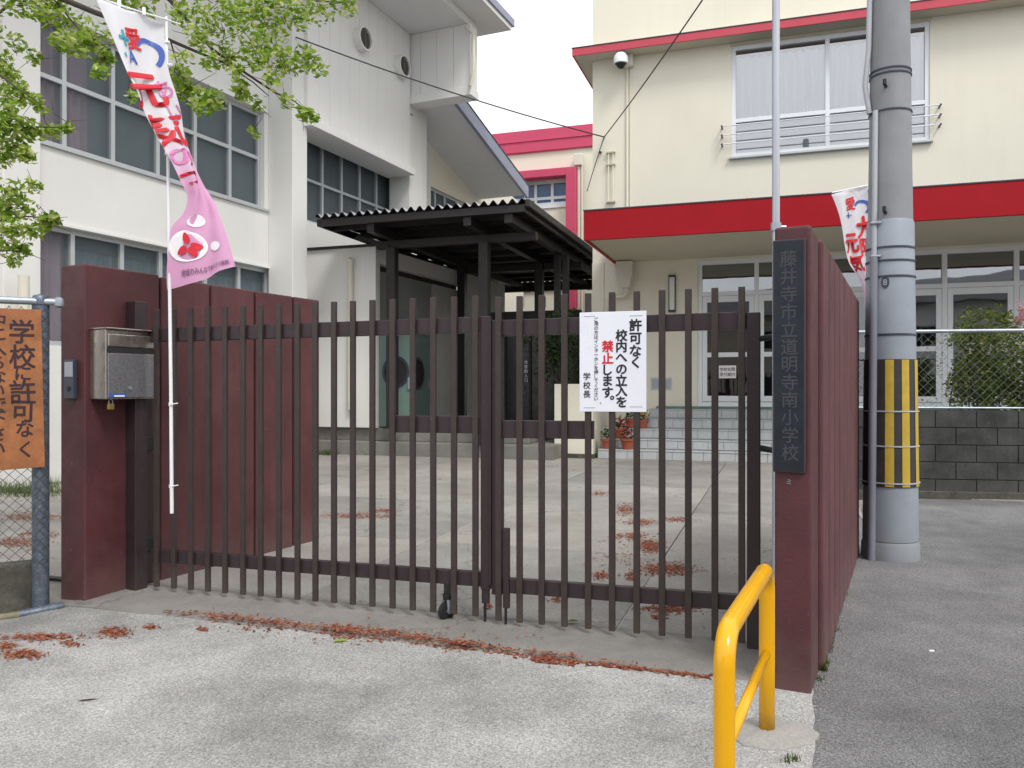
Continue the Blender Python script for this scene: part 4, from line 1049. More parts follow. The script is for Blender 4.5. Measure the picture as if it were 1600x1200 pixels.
def flag_mat(name, s0, s1):
    m, t = newmat(name); uv = t.n('UVMap'); sp = t.n('SeparateXYZ'); t.l(uv.outputs[0], sp.inputs[0])
    c = t.mix(t.rng(sp.outputs[1], s0, s1, 0, 1), (.80, .42, .66), (.84, .84, .89))
    d = t.n('BsdfPrincipled'); t.l(c, d.inputs['Base Color']); d.inputs['Roughness'].default_value = .75
    tr = t.n('BsdfTranslucent'); t.l(c, tr.inputs['Color'])
    mx = t.n('MixShader'); mx.inputs[0].default_value = .35; t.l(d.outputs[0], mx.inputs[1]); t.l(tr.outputs[0], mx.inputs[2])
    t.done(mx.outputs[0]); return m
YP = 5.42
rows_px = [(150, -2, 258, 36, -.26, 0), (169, 50, 257, 64, -.25, .0), (192, 110, 259, 113, -.22, .0), (212, 147, 268, 146, -.20, .02), (225, 177, 277, 173, -.18, .05),
           (246, 210, 285, 205, -.16, .08), (258, 228, 293, 226, -.14, .10), (273, 253, 306, 251, -.10, .10), (286, 287, 321, 285, -.06, .08), (293, 310, 331, 307, -.02, .05),
           (287, 336, 342, 336, 0, 0), (272, 356, 350, 356, 0, -.05), (269, 386, 360, 380, 0, -.10), (264, 418, 367, 402, 0, -.14), (262, 453, 371, 417, 0, -.16)]
rb1 = Ribbon([(at(a, b, YP + e), at(c, d, YP + f)) for a, b, c, d, e, f in rows_px])
bn = thing('banner_flag', at(268, 800, YP), 'twisted white and pink banner flag on a pole tied to the gate', 'flag')
mb = MB(); mb.tube([at(268.5, 802, YP - .02), at(267, 600, YP - .01), at(263, 300, YP), at(260, 26, YP)], [.0125, .012, .0105, .0095], 12); obj('pole', mb, m_flagp, bn, smooth=True)
mb = MB(); mb.tube([at(262, 31, YP - .005), at(205, 14, YP - .13), at(146, -6, YP - .26)], .006, 8); mb.tube([at(255, 29, YP), at(282, 38, YP + .05)], .005, 8); obj('crossbar', mb, m_flagp, bn, smooth=True)
cloth = obj('cloth', ribbon_mesh(rb1), flag_mat('banner_cloth', .36, .58), bn, smooth='all')
def on(rb, mb, ch, u, v, su, sv, bold=.02, rot=0):
    vs, fs = glyph(ch); c, s_ = cos(rot), sin(rot)
    for i, (bx, by) in enumerate(strokes(bold)):
        mb.add([rb.pt(u + ((x + bx) * c - (y + by) * s_) * su, v - ((x + bx) * s_ + (y + by) * c) * sv, .006 + i * .0002) for x, y in vs], fs)
def blob(rb, mb, u, v, ru, rv, n=14, rot=0, pet=0):
    P = []
    for j in range(n):
        a = 2 * pi * j / n; x, y = cos(a), sin(a); x2, y2 = x * cos(rot) - y * sin(rot), x * sin(rot) + y * cos(rot); P.append(rb.pt(u + x2 * ru, v + y2 * rv, .006 + pet))
    mb.add(P, [tuple(range(n))])
def arc(rb, mb, u, v, r0, r1, a0, a1, asp, n=24):
    V = []
    for j in range(n + 1):
        a = a0 + (a1 - a0) * j / n
        for r in (r0, r1): V.append(rb.pt(u + r * cos(a), v + r * asp * sin(a), .006))
    mb.add(V, [(2 * j, 2 * j + 1, 2 * j + 3, 2 * j + 2) for j in range(n)])
mb = MB(); arc(rb1, mb, .68, .15, .20, .29, -2.6, .9, .21); on(rb1, mb, 'A', .32, .165, .30, .06); obj('blue_print', mb, m_bluep, cloth)
for a_ in (('愛', .42, .105, .30, .075, .03), ('元', .34, .285, .95, .14, .03), ('気', .45, .43, 1.0, .13, .03), ('つ', .35, .615, .75, .075, .035)):
    mb = MB(); on(rb1, mb, *a_); obj('red_character', mb, m_redp, cloth)
mb = MB(); on(rb1, mb, '+', .22, .11, .45, .10, .03); blob(rb1, mb, .13, .165, .03, .008); blob(rb1, mb, .3, .14, .025, .006); obj('teal_print', mb, m_tealp, cloth)
for a_ in (('あ', .78, .28, .36, .08, .02), ('い', .82, .37, .36, .08, .02), ('の', .45, .535, .9, .085, .03)):
    mb = MB(); on(rb1, mb, *a_); obj('pink_character', mb, m_pinkp, cloth)
mb = MB(); blob(rb1, mb, .28, .875, .28, .055, 20); blob(rb1, mb, .42, .78, .16, .025, 14); blob(rb1, mb, .72, .88, .12, .02, 12); obj('white_print', mb, m_whitep, cloth)
mb = MB()
for a in (-1.75, .1, 1.0, 2.5):
    P = []; ca_, sa_ = cos(a), sin(a)
    for j in range(16):
        t = 2 * pi * j / 16; q, p_ = .115 + .085 * cos(t), .055 * sin(t) * (1 - .25 * cos(t)); P.append(rb1.pt(.30 + q * ca_ - p_ * sa_, .875 + (q * sa_ + p_ * ca_) * .235, .0085))
    mb.add(P, [tuple(range(16))])
obj('petal_print', mb, m_redp, cloth)
mb = MB()
for i, ch in enumerate('地域のみんなであいさつ運動'): on(rb1, mb, ch, .22 + i * .058, .962 - .0 * i, .06, .022, .01)
obj('small_print', mb, m_mauve, cloth)
mb = MB()
for v_, uu in ((632, 268), (760, 268.5), (240, 262)):
    mb.tube([at(uu - 2, v_, YP - .03), at(uu + 10, v_ - 2, YP - .03)], .004, 6); mb.tube([at(uu - 1, v_ + 2, YP - .012), at(uu - 1, v_ - 3, YP - .012)], .015, 10)
obj('tie', mb, m_flagp, bn)
# cloth loops at the top and on the pole side
mb = MB()
for t_ in (.02, .33, .68): 
    p = rb1.pt(t_, 0); mb.tube([p, (p[0], p[1], p[2] + .05)], .012, 6)
for v_ in (.10, .19): p = rb1.pt(1, v_); mb.tube([p, (p[0] + .03, p[1], p[2])], .009, 6)
obj('loop', mb, m_whitep, bn)

Y2 = 7.75
rows2 = [(1299, 304, 1356, 288, 0, .05), (1309, 340, 1358, 330, 0, .03), (1318, 385, 1360, 378, .02, .02), (1327, 412, 1360, 408, .02, .0), (1344, 436, 1361, 440, .02, 0), (1352, 470, 1362, 480, 0, 0), (1354, 600, 1363, 600, 0, 0)]
rb2 = Ribbon([(at(a, b, Y2 + e), at(c, d, Y2 + f)) for a, b, c, d, e, f in rows2])
b2 = thing('banner_flag', at(1363, 850, Y2), 'smaller white banner flag with red writing behind the utility pole', 'flag')
pz = at(1363, 700, Y2)
mb = MB(); mb.tube([(pz[0], pz[1], 0), at(1363, 284, Y2)], .011, 10); obj('pole', mb, m_flagp, b2, smooth=True)
mb = MB(); mb.tube([at(1363, 288, Y2), at(1300, 301, Y2 + .0)], .006, 8); obj('crossbar', mb, m_flagp, b2, smooth=True)
c2 = obj('cloth', ribbon_mesh(rb2, 12, 60), flag_mat('small_banner_cloth', .40, .62), b2, smooth='all')
mb = MB(); arc(rb2, mb, .78, .11, .16, .24, -2.6, .9, .16); on(rb2, mb, '＋', .35, .13, .3, .04); obj('blue_print', mb, m_bluep, c2)
for a_ in (('愛', .45, .08, .34, .06, .03), ('元', .32, .27, .52, .11, .04), ('気', .36, .38, .56, .10, .04), ('大', .82, .20, .5, .11, .04), ('阪', .85, .30, .5, .10, .04)):
    mb = MB(); on(rb2, mb, *a_); obj('red_character', mb, m_redp, c2)

# ------------------------------------------------------------------ left chain-link fence with kerb and orange board
LF = Fr(-3.10, 5.36, .28, .16)                          # runs left from the post
LFn = Fr(-3.10, 5.36, .28, .16)
fe = thing('chain_link_fence', LF.p(0, 0, -.05), 'chain link fence with a grey post left of the maroon wall', 'fence')
kl_ = -2.6
def chain(fr, k0, k1, z0, z1, d, pitch, r, zs=0):
    mb = MB(); h = z1 - z0; n = int((k1 - k0 + h) / pitch) + 1
    for i in range(n + 1):
        for sgn in (1, -1):
            # straight strands at 45 degrees clipped to the panel
            c0 = k0 - h + i * pitch if sgn > 0 else k0 + i * pitch
            a = max(k0, c0) if sgn > 0 else max(k0, c0 - h); b = min(k1, c0 + h) if sgn > 0 else min(k1, c0)
            if b - a < .01: continue
            za = z0 + (a - c0) if sgn > 0 else z0 + (c0 - a); zb = z0 + (b - c0) if sgn > 0 else z0 + (c0 - b)
            m = max(1, int((b - a) / (pitch * .5)))
            pts = [fr.p(a + (b - a) * q / m, d + (.002 if (q + (sgn > 0)) % 2 else -.002), za + (zb - za) * q / m) for q in range(m + 1)]
            mb.tube(pts, r, 3, False)
    return mb
obj('chain_link_mesh', chain(LF, kl_, .0, .27, 1.98, .088, .068, .0022), m_wire, fe, kind='stuff')
mb = MB(); mb.cyl(*LF.p(-.05, .03, 0)[:2], -.06, 2.02, .052, .052, 16); mb.lathe(*LF.p(-.05, .03, 0)[:2], [(.058, 2.0), (.058, 2.035), (.045, 2.06), (.015, 2.07)], 16); obj('post', mb, m_steeld, fe, smooth=True)
mb = MB(); mb.tube([LF.p(kl_, .06, 2.005), LF.p(.04, .06, 2.02)], .024, 12); mb.lathe(*LF.p(.055, .06, 0)[:2], [(.01, 1.985), (.03, 1.995), (.033, 2.02), (.03, 2.045), (.01, 2.055)], 12); obj('top_rail', mb, m_steel, fe, smooth=True)
mb = MB(); mb.tube([LF.p(kl_, .12, -.055 + fore_z(-3.5, 5) * .2), LF.p(-.4, .12, -.03), LF.p(-.16, .12, -.018)], .026, 12); obj('bottom_rail', mb, M('mossy_pipe', (.20, .18, .115), .7, var=.4, vs=9), fe, smooth=True)
mb = MB(); mb.tube([LF.p(-.165, .12, -.018), LF.p(-.09, .12, -.013), LF.p(.07, .105, .0), LF.p(.085, .103, .001)], [.029, .032, .033, .024], 12); obj('rail_end', mb, m_steeld, fe, smooth=True)
mb = MB(); mb.box(LF, kl_, -.06, -.16, -.025, -.12, .285); solo('kerb_wall', mb, m_kerb, LF.p(-1, -.1, -.1), 'mossy low concrete kerb under the left chain link fence', 'kerb', bevel=.015)
# orange board tied on the fence
k1, z1 = LF.kz(64.5, 484, .11); kz1 = LF.kz(70.5, 732, .11)
ob = thing('orange_board', LF.p(k1 - .4, .1, kz1[1]), 'weathered orange board with hand painted black writing on the left fence', 'sign')
k0b = k1 - 1.05; z0b = kz1[1]
mb = MB(); mb.prism(LF, [(k0b, z0b - .03), (kz1[0] - .001, z0b + .01), (k1, z1), (k0b, z1 + .0)], .098, .11); obj('board', mb, m_orange, ob, bevel=.002)
fo = lambda x, y, e: LF.p(x, .1112 + e, y)
mb = MB(); rr = random.Random(3)
for ch, v, s_ in zip('学校に許可なく', (518, 557, 583, 612, 643, 670, 702), (.165, .165, .115, .165, .16, .12, .12)):
    k, z = LF.kz(34.5 + rr.uniform(-1, 1.5) + (v - 518) * .02, v, .111); put_text(mb, ch, fo, k, z, s_, .018, rot=rr.uniform(-.06, .06), sx=.92)
for ch, v, s_ in zip('中に入らないで下さい。', (500, 522, 544, 566, 588, 610, 632, 654, 678, 702, 722), (.105,) * 11):
    k, z = LF.kz(-5 + rr.uniform(-1, 1.5), v, .111); put_text(mb, ch, fo, k, z, s_ * (1 if ch != '。' else .9), .016, rot=rr.uniform(-.08, .08))
obj('lettering', mb, m_ink, ob)

# ------------------------------------------------------------------ yellow barrier
r = .0325
A = Vector((.645, 2.43, 0)); Bp = Vector((1.066, 3.345, 0)); hT = .70; rc = .10; dd = (Bp - A).normalized()
def bend(c, a0, steps, fr_, to): return [c + fr_ * cos(t) + to * sin(t) for t in [a0 * i / steps for i in range(steps + 1)]]
Zv = Vector((0, 0, 1))
pts = [A + Zv * -.05, A + Zv * .3, A + Zv * (hT - rc)]
c1 = A + dd * rc + Zv * (hT - rc); pts += [c1 - dd * rc * cos(t) + Zv * rc * sin(t) for t in [pi / 2 * i / 7 for i in range(1, 8)]]
c2 = Bp - dd * rc + Zv * (hT - rc); pts += [c2 + dd * rc * sin(t) + Zv * rc * cos(t) for t in [pi / 2 * i / 7 for i in range(0, 8)]]
pts += [Bp + Zv * .3, Bp - Zv * .05]
yb = thing('yellow_barrier', (A + Bp) / 2, 'glossy yellow bent tube barrier in front of the right pillar', 'barrier')
obj('frame', MB().tube(pts, r, 24), m_yel, yb, smooth='all')
mb = MB(); mb.tube([A + Zv * .345 + dd * .03, Bp + Zv * .345 - dd * .03], .019, 16); obj('crossbar', mb, m_yel, yb, smooth='all')
def footing(p, label):
    mb = MB(); n = 28; rr = random.Random(int(p.y * 100)); prof = [(.175, -.03), (.165, .008), (.135, .022), (.06, .03), (.01, .031)]
    wob = [1 + .10 * sin(2 * j * 2 * pi / n + 1) + .07 * rr.uniform(-1, 1) for j in range(n)]
    for q, (R, z) in enumerate(prof):
        for j in range(n):
            a = 2 * pi * j / n; mb.v.append((p.x + R * wob[j] * cos(a) * 1.05, p.y + R * wob[j] * sin(a), z + .003 * rr.uniform(-1, 1)))
        if q:
            for j in range(n): mb.f.append(((q - 1) * n + j, (q - 1) * n + (j + 1) % n, q * n + (j + 1) % n, q * n + j))
    mb.f.append(tuple((len(prof) - 1) * n + j for j in range(n)))
    solo('concrete_footing', mb, m_foot, (p.x, p.y, 0), label, 'footing', smooth=True)
footing(Bp + Vector((.02, -.0, 0)), 'round pale concrete footing at the rear leg of the yellow barrier')

# ------------------------------------------------------------------ utility pole
PX, PY = .4728 * 6.86, 6.86
up = thing('utility_pole', (PX, PY, 0), 'grey concrete utility pole with a yellow and black guard', 'utility pole')
R0 = .213
def pr_(z): return R0 - z / 78
mb = MB(); mb.lathe(PX, PY, [(pr_(z), z) for z in (-.05, 1, 2, 2.86, 4, 6, 9.5)], 40); obj('pole', mb, m_pole, up, smooth=True)
mb = MB(); mb.lathe(PX, PY, [(pr_(z) + .010, z) for z in (.16, .6, 1.2, 2.0, 2.85)] + [(pr_(2.85) + .002, 2.87)], 40); mb.lathe(PX, PY, [(pr_(0) + .018, -.05), (pr_(.1) + .018, .12), (pr_(.16) + .006, .155)], 40); obj('sleeve', mb, m_sleeve, up, smooth=True)
def band(v, w_=.012, mat=None, ex=.016, name='band'):
    z = H + (CY - v) / F * (PY - .2); mb = MB(); rr = pr_(z) + ex
    mb.lathe(PX, PY, [(rr - .008, z - w_), (rr, z - w_ * .8), (rr, z + w_ * .8), (rr - .008, z + w_)], 40); return obj(name, mb, mat or m_dgrey, up, smooth=True)
for v in (384, 405, 430, 522): band(v, .009, m_dgrey, .017)
for v in (100, 107, 166): band(v, .008, m_dgrey, .008)
zg = lambda v: H + (CY - v) / F * (PY - .2)
def patch(a0, a1, z0, z1, ex, n=10):
    V = []
    for i in range(n + 1):
        a = a0 + (a1 - a0) * i / n
        for z in (z0, z1): rr = pr_(z) + ex; V.append((PX + rr * sin(a), PY - rr * cos(a), z))
    return MB().add(V, [(2 * i, 2 * i + 2, 2 * i + 3, 2 * i + 1) for i in range(n)])
va = math.atan2(PX, PY)                                  # angle that faces the viewer
z0, z1 = zg(762), zg(561)
mb = patch(-1.75 - va, 2.6 - va, z0, z1, .017, 40); gs = obj('guard_sheet', mb, m_guard, up, smooth='all')
for a in (-.30, .30, .93, 1.6, 2.2): obj('yellow_stripe', patch(a - va + .12, a - va + .43, z0 + .005, z1 - .005, .021, 8), m_gy, gs, smooth='all')
for v in (643, 698, 756): band(v, .006, m_alum2, .026, 'guard_wire')
# conduits
def side(a, z, ex): rr = pr_(z) + ex; return (PX + rr * sin(a), PY - rr * cos(a), z)
ac = -.62 - va
mb = MB(); mb.tube([side(ac, z, .035) for z in (-.03, .5, 1.2, 2.0, zg(398))], .033, 14); obj('conduit', mb, m_cond, up, smooth=True)
mb = MB(); mb.tube([side(ac - .02, z, .026) for z in (zg(398), zg(340), zg(300), zg(200), zg(166))], .022, 12); obj('upper_conduit', mb, m_condl, up, smooth=True)
mb = MB(); mb.tube([side(-1.05 - va, zg(166), .02), side(-1.2 - va, zg(120), .05), side(-1.1 - va, zg(60), .03), side(-1.05 - va, zg(-60), .03), side(-1.05 - va, 8, .03)], .022, 12); obj('cable', mb, m_condl, up, smooth=True)
mb = MB()
for v in (130, 330): z = zg(v); mb.tube([side(-.2 - va, z, -.02), side(-.2 - va, z, .05)], .013, 8); mb.tube([side(-.2 - va, z, .05), side(-.2 - va, z + .045, .05)], .016, 8)
obj('step_bolt', mb, m_black, up, smooth=True)
z = zg(440); mb = MB(); seg = 18; a0 = -.2 - va
V = []
for j in range(seg):
    t = 2 * pi * j / seg; aa = a0 + .17 * cos(t); zz = z + .052 * sin(t); rr = pr_(zz) + .014; V.append((PX + rr * sin(aa), PY - rr * cos(aa), zz))
mb.add(V, [tuple(range(seg))]); tg = obj('oval_tag', mb, m_dgrey, up)
mb = MB(); zc = z
for j in range(8):
    pass
def side_pt(x, y, e): aa = a0 + x / .2; rr = pr_(y) + .0155; return (PX + rr * sin(aa), PY - rr * cos(aa), y)
put_text(mb, '8', side_pt, 0, z, .07, .0); obj('tag_mark', mb, m_lgrey, tg)
mb = MB()
for j, (v, aa) in enumerate(((345, -.62), (398, -.62))): z = zg(v); mb.tube([side(aa - va - .25, z, .02), side(aa - va, z, .062), side(aa - va + .25, z, .02)], .012, 8)
obj('strap_buckle', mb, m_steel, up, smooth=True)

# ------------------------------------------------------------------ right block wall, fence, hedge
RB = Fr(4.55, 10.62, 1.27, -.20)
bw = thing('block_wall', RB.p(0, 0, 0), 'dark stained concrete block wall at the far right', 'wall')
bl, bh, nc = .5, .225, 5
kmax = 6.0
mb = MB(); mb.box(RB, 0, kmax, -.13, -.012, -.02, nc * bh + .03); obj('wall_core', mb, m_mort, bw)
src = None
for r_ in range(nc):
    off = (.25 if r_ % 2 else 0)
    for i in range(-1, int(kmax / bl)):
        k = i * bl + off + .0; a = k + .006; b = k + bl - .006
        if a < 0: continue
        if src is None:
            mb = MB(); mb.box(RB, a, b, -.011, 0, .03 + .006, .03 + bh - .006); src = obj('block', mb, m_block, bw, bevel=.0025, seg=1); s0 = (k, 0)
        else: copies(src, [Vector(RB.p(k, random.uniform(-.002, .002), r_ * bh)) - Vector(RB.p(s0[0], 0, 0))])
mb = MB(); mb.box(RB, 0, kmax, -.02, .035, -.03, .10); obj('footing', mb, m_kerb, bw, bevel=.01)
ztop = nc * bh + .031
rf = thing('chain_link_fence', RB.p(1, -.07, ztop), 'chain link fence on top of the dark block wall', 'fence')
zr = RB.kz(1520, 517, -.07)[1]
obj('chain_link_mesh', chain(RB, 0, kmax, ztop + .03, zr, -.07, .115, .0019), m_wirel, rf, kind='stuff')
mb = MB(); mb.tube([RB.p(0, -.07, zr), RB.p(kmax, -.07, zr)], .024, 12); obj('top_rail', mb, m_steel, rf, smooth=True)
mb = MB(); mb.tube([RB.p(0, -.07, ztop + .03), RB.p(kmax, -.07, ztop + .03)], .016, 10); obj('bottom_rail', mb, m_steel, rf, smooth=True)
for k in (.35, RB.k(1612), kmax - .2): mb = MB(); mb.tube([RB.p(k, -.07, ztop - .002), RB.p(k, -.07, zr + .05)], .028, 12); obj('post', mb, m_steel, rf, smooth=True)
rnd = random.Random(11)
hc = RB.hit(1540, 640, -.5)
hd = thing('hedge', (hc[0], hc[1] + .1, 0), 'leafy hedge with yellow green tips behind the right fence', 'hedge')
mb = MB()
for i in range(330):
    u, v = rnd.uniform(1488, 1660), rnd.uniform(508, 640)
    if v < 530 and abs(u - 1555) > 60: continue
    leaf_cluster(mb, RB.hit(u, v, -.75 + rnd.gauss(0, .22)), .12, 34, .055, rnd)
for i in range(16): leaf_cluster(mb, RB.hit(1505 + i * 5.5, 500 - 9 * sin(i * .25) + rnd.gauss(0, 5), -.5), .10, 18, .06, rnd)
for i in range(36): leaf_cluster(mb, RB.hit(1462 + rnd.gauss(0, 16), rnd.uniform(530, 632), -.2), .07, 5, .03, rnd)
obj('foliage', mb, m_leafy, hd, kind='stuff')
mb = MB()
for i in range(14): a = RB.p(RB.k(rnd.uniform(1490, 1640)), -.75, 0); mb.tube([a, (a[0] + rnd.gauss(0, .15), a[1], 1.9)], [.018, .006], 6)
obj('stem', mb, m_bark, hd, smooth=True)
mb = MB()
for i in range(14): leaf_cluster(mb, RB.hit(1594 + rnd.gauss(0, 8), 495 + rnd.gauss(0, 10), -.45), .06, 16, .04, rnd)
obj('blossom', mb, m_flow_p, hd, kind='stuff')
mb = MB()
for i in range(26): leaf_cluster(mb, RB.hit(rnd.uniform(1500, 1580), rnd.uniform(535, 550), -.4), .03, 3, .035, rnd)
obj('white_blossom', mb, m_flow_w, hd, kind='stuff')

# ------------------------------------------------------------------ flower pots on the steps
def pot(u, v, dstep, step, rr, hh, fm, label, seed):
    k = SF0.k(u, dstep); p = SF0.p(k, dstep, .2 * step); x, y, z = p
    t = thing('flower_pot', p, label, 'flower pot', 'flower pots on the entrance steps')
    mb = MB(); mb.lathe(x, y, [(rr * .68, z + .001), (rr * .95, z + hh * .8), (rr * 1.08, z + hh * .8), (rr * 1.1, z + hh), (rr * .95, z + hh)], 18); obj('pot', mb, m_terra, t, smooth=True)
    mb = MB(); mb.cyl(x, y, z + hh - .02, z + hh - .008, rr * .94, rr * .94, 16); obj('soil', mb, m_soil, t)
    rd = random.Random(seed); mb = MB(); leaf_cluster(mb, (x, y, z + hh + rr * .7), rr * 1.2, 46, .09, rd); obj('foliage', mb, m_leafd, t, kind='stuff')
    mb = MB(); leaf_cluster(mb, (x, y - .03, z + hh + rr * 1.0), rr * 1.25, 40, .07, rd); obj('flowers', mb, fm, t, kind='stuff')
pot(949, 0, -.14, 1, .13, .20, m_flow_w, 'terracotta pot of white flowers, leftmost on the steps', 1)
pot(981, 0, -.14, 1, .15, .22, m_flow_r, 'terracotta pot of dark red flowers, second from left on the lowest step', 2)
pot(968, 0, -.42, 2, .13, .21, m_flow_r, 'terracotta pot of red flowers on the second step, right under the notice', 3)
pot(986, 0, -.70, 3, .13, .20, m_flow_w, 'terracotta pot with white blossom above the red ones', 4)
pot(1004, 0, -.70, 3, .12, .18, m_flow_y, 'terracotta pot of yellow flowers, rightmost on the steps', 5)

# ------------------------------------------------------------------ cherry tree
ZT = 6.3
TB = (-5.4, 7.1)
tr_ = thing('cherry_tree', (TB[0], TB[1], 0), 'cherry tree with fresh green leaves reaching over the red wall', 'tree')
tt = [(TB[0] - .05, TB[1], -.03), (TB[0], TB[1], .5), (TB[0] + .08, TB[1] - .1, 1.6), (TB[0] + .0, TB[1] - .2, 2.8), (TB[0] + .2, TB[1] - .35, 3.9)]
obj('trunk', MB().tube(tt, [.22, .17, .14, .12, .09], 12), m_bark, tr_, smooth=True)
top = tt[-1]; mid_ = tt[3]
def branch(start, pxs, r0, r1, Y=ZT):
    P = [start] + [at(u, v, Y + e) for u, v, e in pxs]; n = len(P)
    obj('branch', MB().tube(P, [(r0 + (r1 - r0) * (i / (n - 1)) ** .6) * .8 for i in range(n)], 7), m_bark, tr_, smooth=True)
branch(top, [(-60, -60, .2), (60, -18, .1), (150, 20, 0), (225, 46, .05), (266, 63, .1), (310, 82, .1), (350, 98, .1), (395, 128, .05), (420, 150, 0)], .05, .004)
branch(top, [(40, -150, .2), (180, -70, .2), (266, 0, .2), (304, 45, .2), (332, 77, .2), (385, 115, .2), (430, 145, .2), (458, 157, .2), (495, 184, .2)], .045, .004)
branch(top, [(100, -200, .3), (300, -60, .3), (420, -10, .3), (500, 2, .3), (552, 4, .3)], .04, .004)
branch(mid_, [(-60, 215, .1), (0, 205, 0), (50, 198, 0), (108, 200, 0)], .035, .003)
branch(mid_, [(-70, 360, .1), (0, 345, 0), (40, 338, 0), (84, 341, 0)], .035, .003)
branch(top, [(-70, 90, .0), (-10, 110, -.1), (30, 140, -.1), (60, 160, -.1)], .03, .003)
branch(tt[2], [(-60, 410, .1), (0, 392, 0), (34, 392, 0)], .025, .003)
branch(top, [(60, -30, .1), (110, 30, .1), (140, 65, .05), (165, 110, 0)], .02, .002)
branch(at(350, 98, ZT + .1), [(375, 80, .15), (410, 70, .15), (450, 88, .1), (490, 98, .1)], .010, .002)
branch(at(266, 63, ZT + .1), [(280, 110, .1), (295, 140, .1), (335, 160, .1)], .009, .002)
TW_ = random.Random(9)
cl_ = [(80, 12, 26, 34), (110, 36, 24, 34), (150, 56, 24, 30), (128, 70, 22, 28), (98, 66, 16, 18), (165, 92, 13, 16), (156, 112, 11, 14), (182, 20, 20, 20), (62, 18, 16, 16), (30, 8, 18, 20), (215, 12, 18, 14),
       (290, 18, 26, 34), (330, 14, 26, 34), (370, 20, 26, 34), (410, 14, 24, 30), (450, 10, 22, 28), (500, 14, 22, 26), (540, 8, 16, 20), (345, 50, 22, 28), (390, 55, 24, 30), (430, 48, 20, 24), (470, 30, 18, 20), (310, 60, 18, 20), (355, 88, 16, 18),
       (400, 82, 20, 24), (440, 88, 20, 26), (478, 92, 18, 24), (500, 106, 12, 14), (292, 140, 18, 26), (314, 160, 18, 26), (338, 157, 15, 22), (280, 118, 14, 16), (268, 150, 14, 16), (398, 205, 9, 9), (378, 142, 13, 14), (402, 160, 13, 13), (448, 160, 12, 14), (478, 178, 11, 14), (492, 184, 8, 9), (406, 96, 16, 18), (448, 108, 14, 16), (206, 150, 8, 7), (425, 125, 14, 14), (370, 112, 13, 12), (330, 95, 14, 13), (285, 92, 14, 13),
       (25, 66, 12, 12), (6, 92, 16, 22), (52, 90, 11, 10), (12, 114, 16, 24), (35, 146, 15, 24), (54, 156, 10, 12), (14, 148, 16, 26), (64, 168, 10, 10), (18, 172, 16, 26), (8, 196, 16, 30), (42, 203, 15, 26), (86, 203, 11, 16), (105, 200, 9, 12), (64, 206, 12, 15), (21, 228, 16, 28), (42, 242, 12, 18), (8, 246, 14, 22),
       (21, 296, 16, 24), (52, 290, 12, 18), (12, 322, 17, 30), (42, 326, 15, 24), (76, 340, 11, 16), (21, 356, 17, 32), (52, 362, 13, 22), (70, 352, 11, 15), (12, 384, 16, 28), (35, 392, 13, 20), (20, 408, 10, 12), (88, 345, 7, 7),
       (-40, 120, 40, 120), (-50, 240, 45, 140), (-40, 340, 40, 120), (-60, 20, 50, 140), (200, -40, 50, 130), (400, -50, 60, 160), (60, -50, 50, 130), (520, -40, 35, 80)]
rnd = random.Random(21); mb = MB(); twg = MB()
for u, v, r_, n_ in cl_:
    Y = ZT + rnd.gauss(.05, .12); c = at(u, v, Y)
    for q in range(3): twg.tube([Vector(c) + Vector((TW_.gauss(0, .02), TW_.gauss(0, .02), TW_.gauss(0, .02))), Vector(c) + Vector((TW_.gauss(-.02, .09), TW_.gauss(0, .06), TW_.gauss(.02, .07)))], [.0035, .0015], 4, False)
    leaf_cluster(mb, c, r_ / F * Y * 1.22, int(n_ * 3.4), .060 * rnd.uniform(.8, 1.2), rnd)
obj('foliage', mb, m_leaf, tr_, kind='stuff'); obj('twigs', twg, m_bark, tr_, kind='stuff')

# ------------------------------------------------------------------ overhead cables
def cable(a, b, sag, r, label, wall_=None):
    a, b = Vector(a), Vector(b); P = []
    for i in range(25):
        t = i / 24; p = a.lerp(b, t); p.z -= sag * 4 * t * (1 - t); P.append(p)
    solo('overhead_cable', MB().tube(P, r, 6), m_cable, a, label, 'cable', smooth=True)
ga = GY.hit(462, 58, PD + .02); gb_ = SW.hit(944, 214, .15)
cable(ga, gb_, .10, .014, 'overhead cable from gymnasium to the cream school wall')
cable(GY.hit(470, 72, PD + .02), GY.hit(645, 180, PD + .02), .06, .012, 'thin cable running along the gymnasium cladding')
cable(gb_, (PX - .1, PY + .15, 7.1), .12, .012, 'overhead cable from the school wall up to the utility pole')
cable(gb_, SW.p(SW.k(926) - .1, .12, SW.kz(930, 300)[1]), -.02, .010, 'short cable drooping down beside the school corner')
for a_, b_, c_, r_ in ((944, 214, .17, .018), (938, 238, .13, .03)): obj('cable_hook', MB().tube([SW.hit(a_, b_, 0), SW.hit(a_, b_, c_)], r_, 8), m_dgrey, sb, smooth=True)

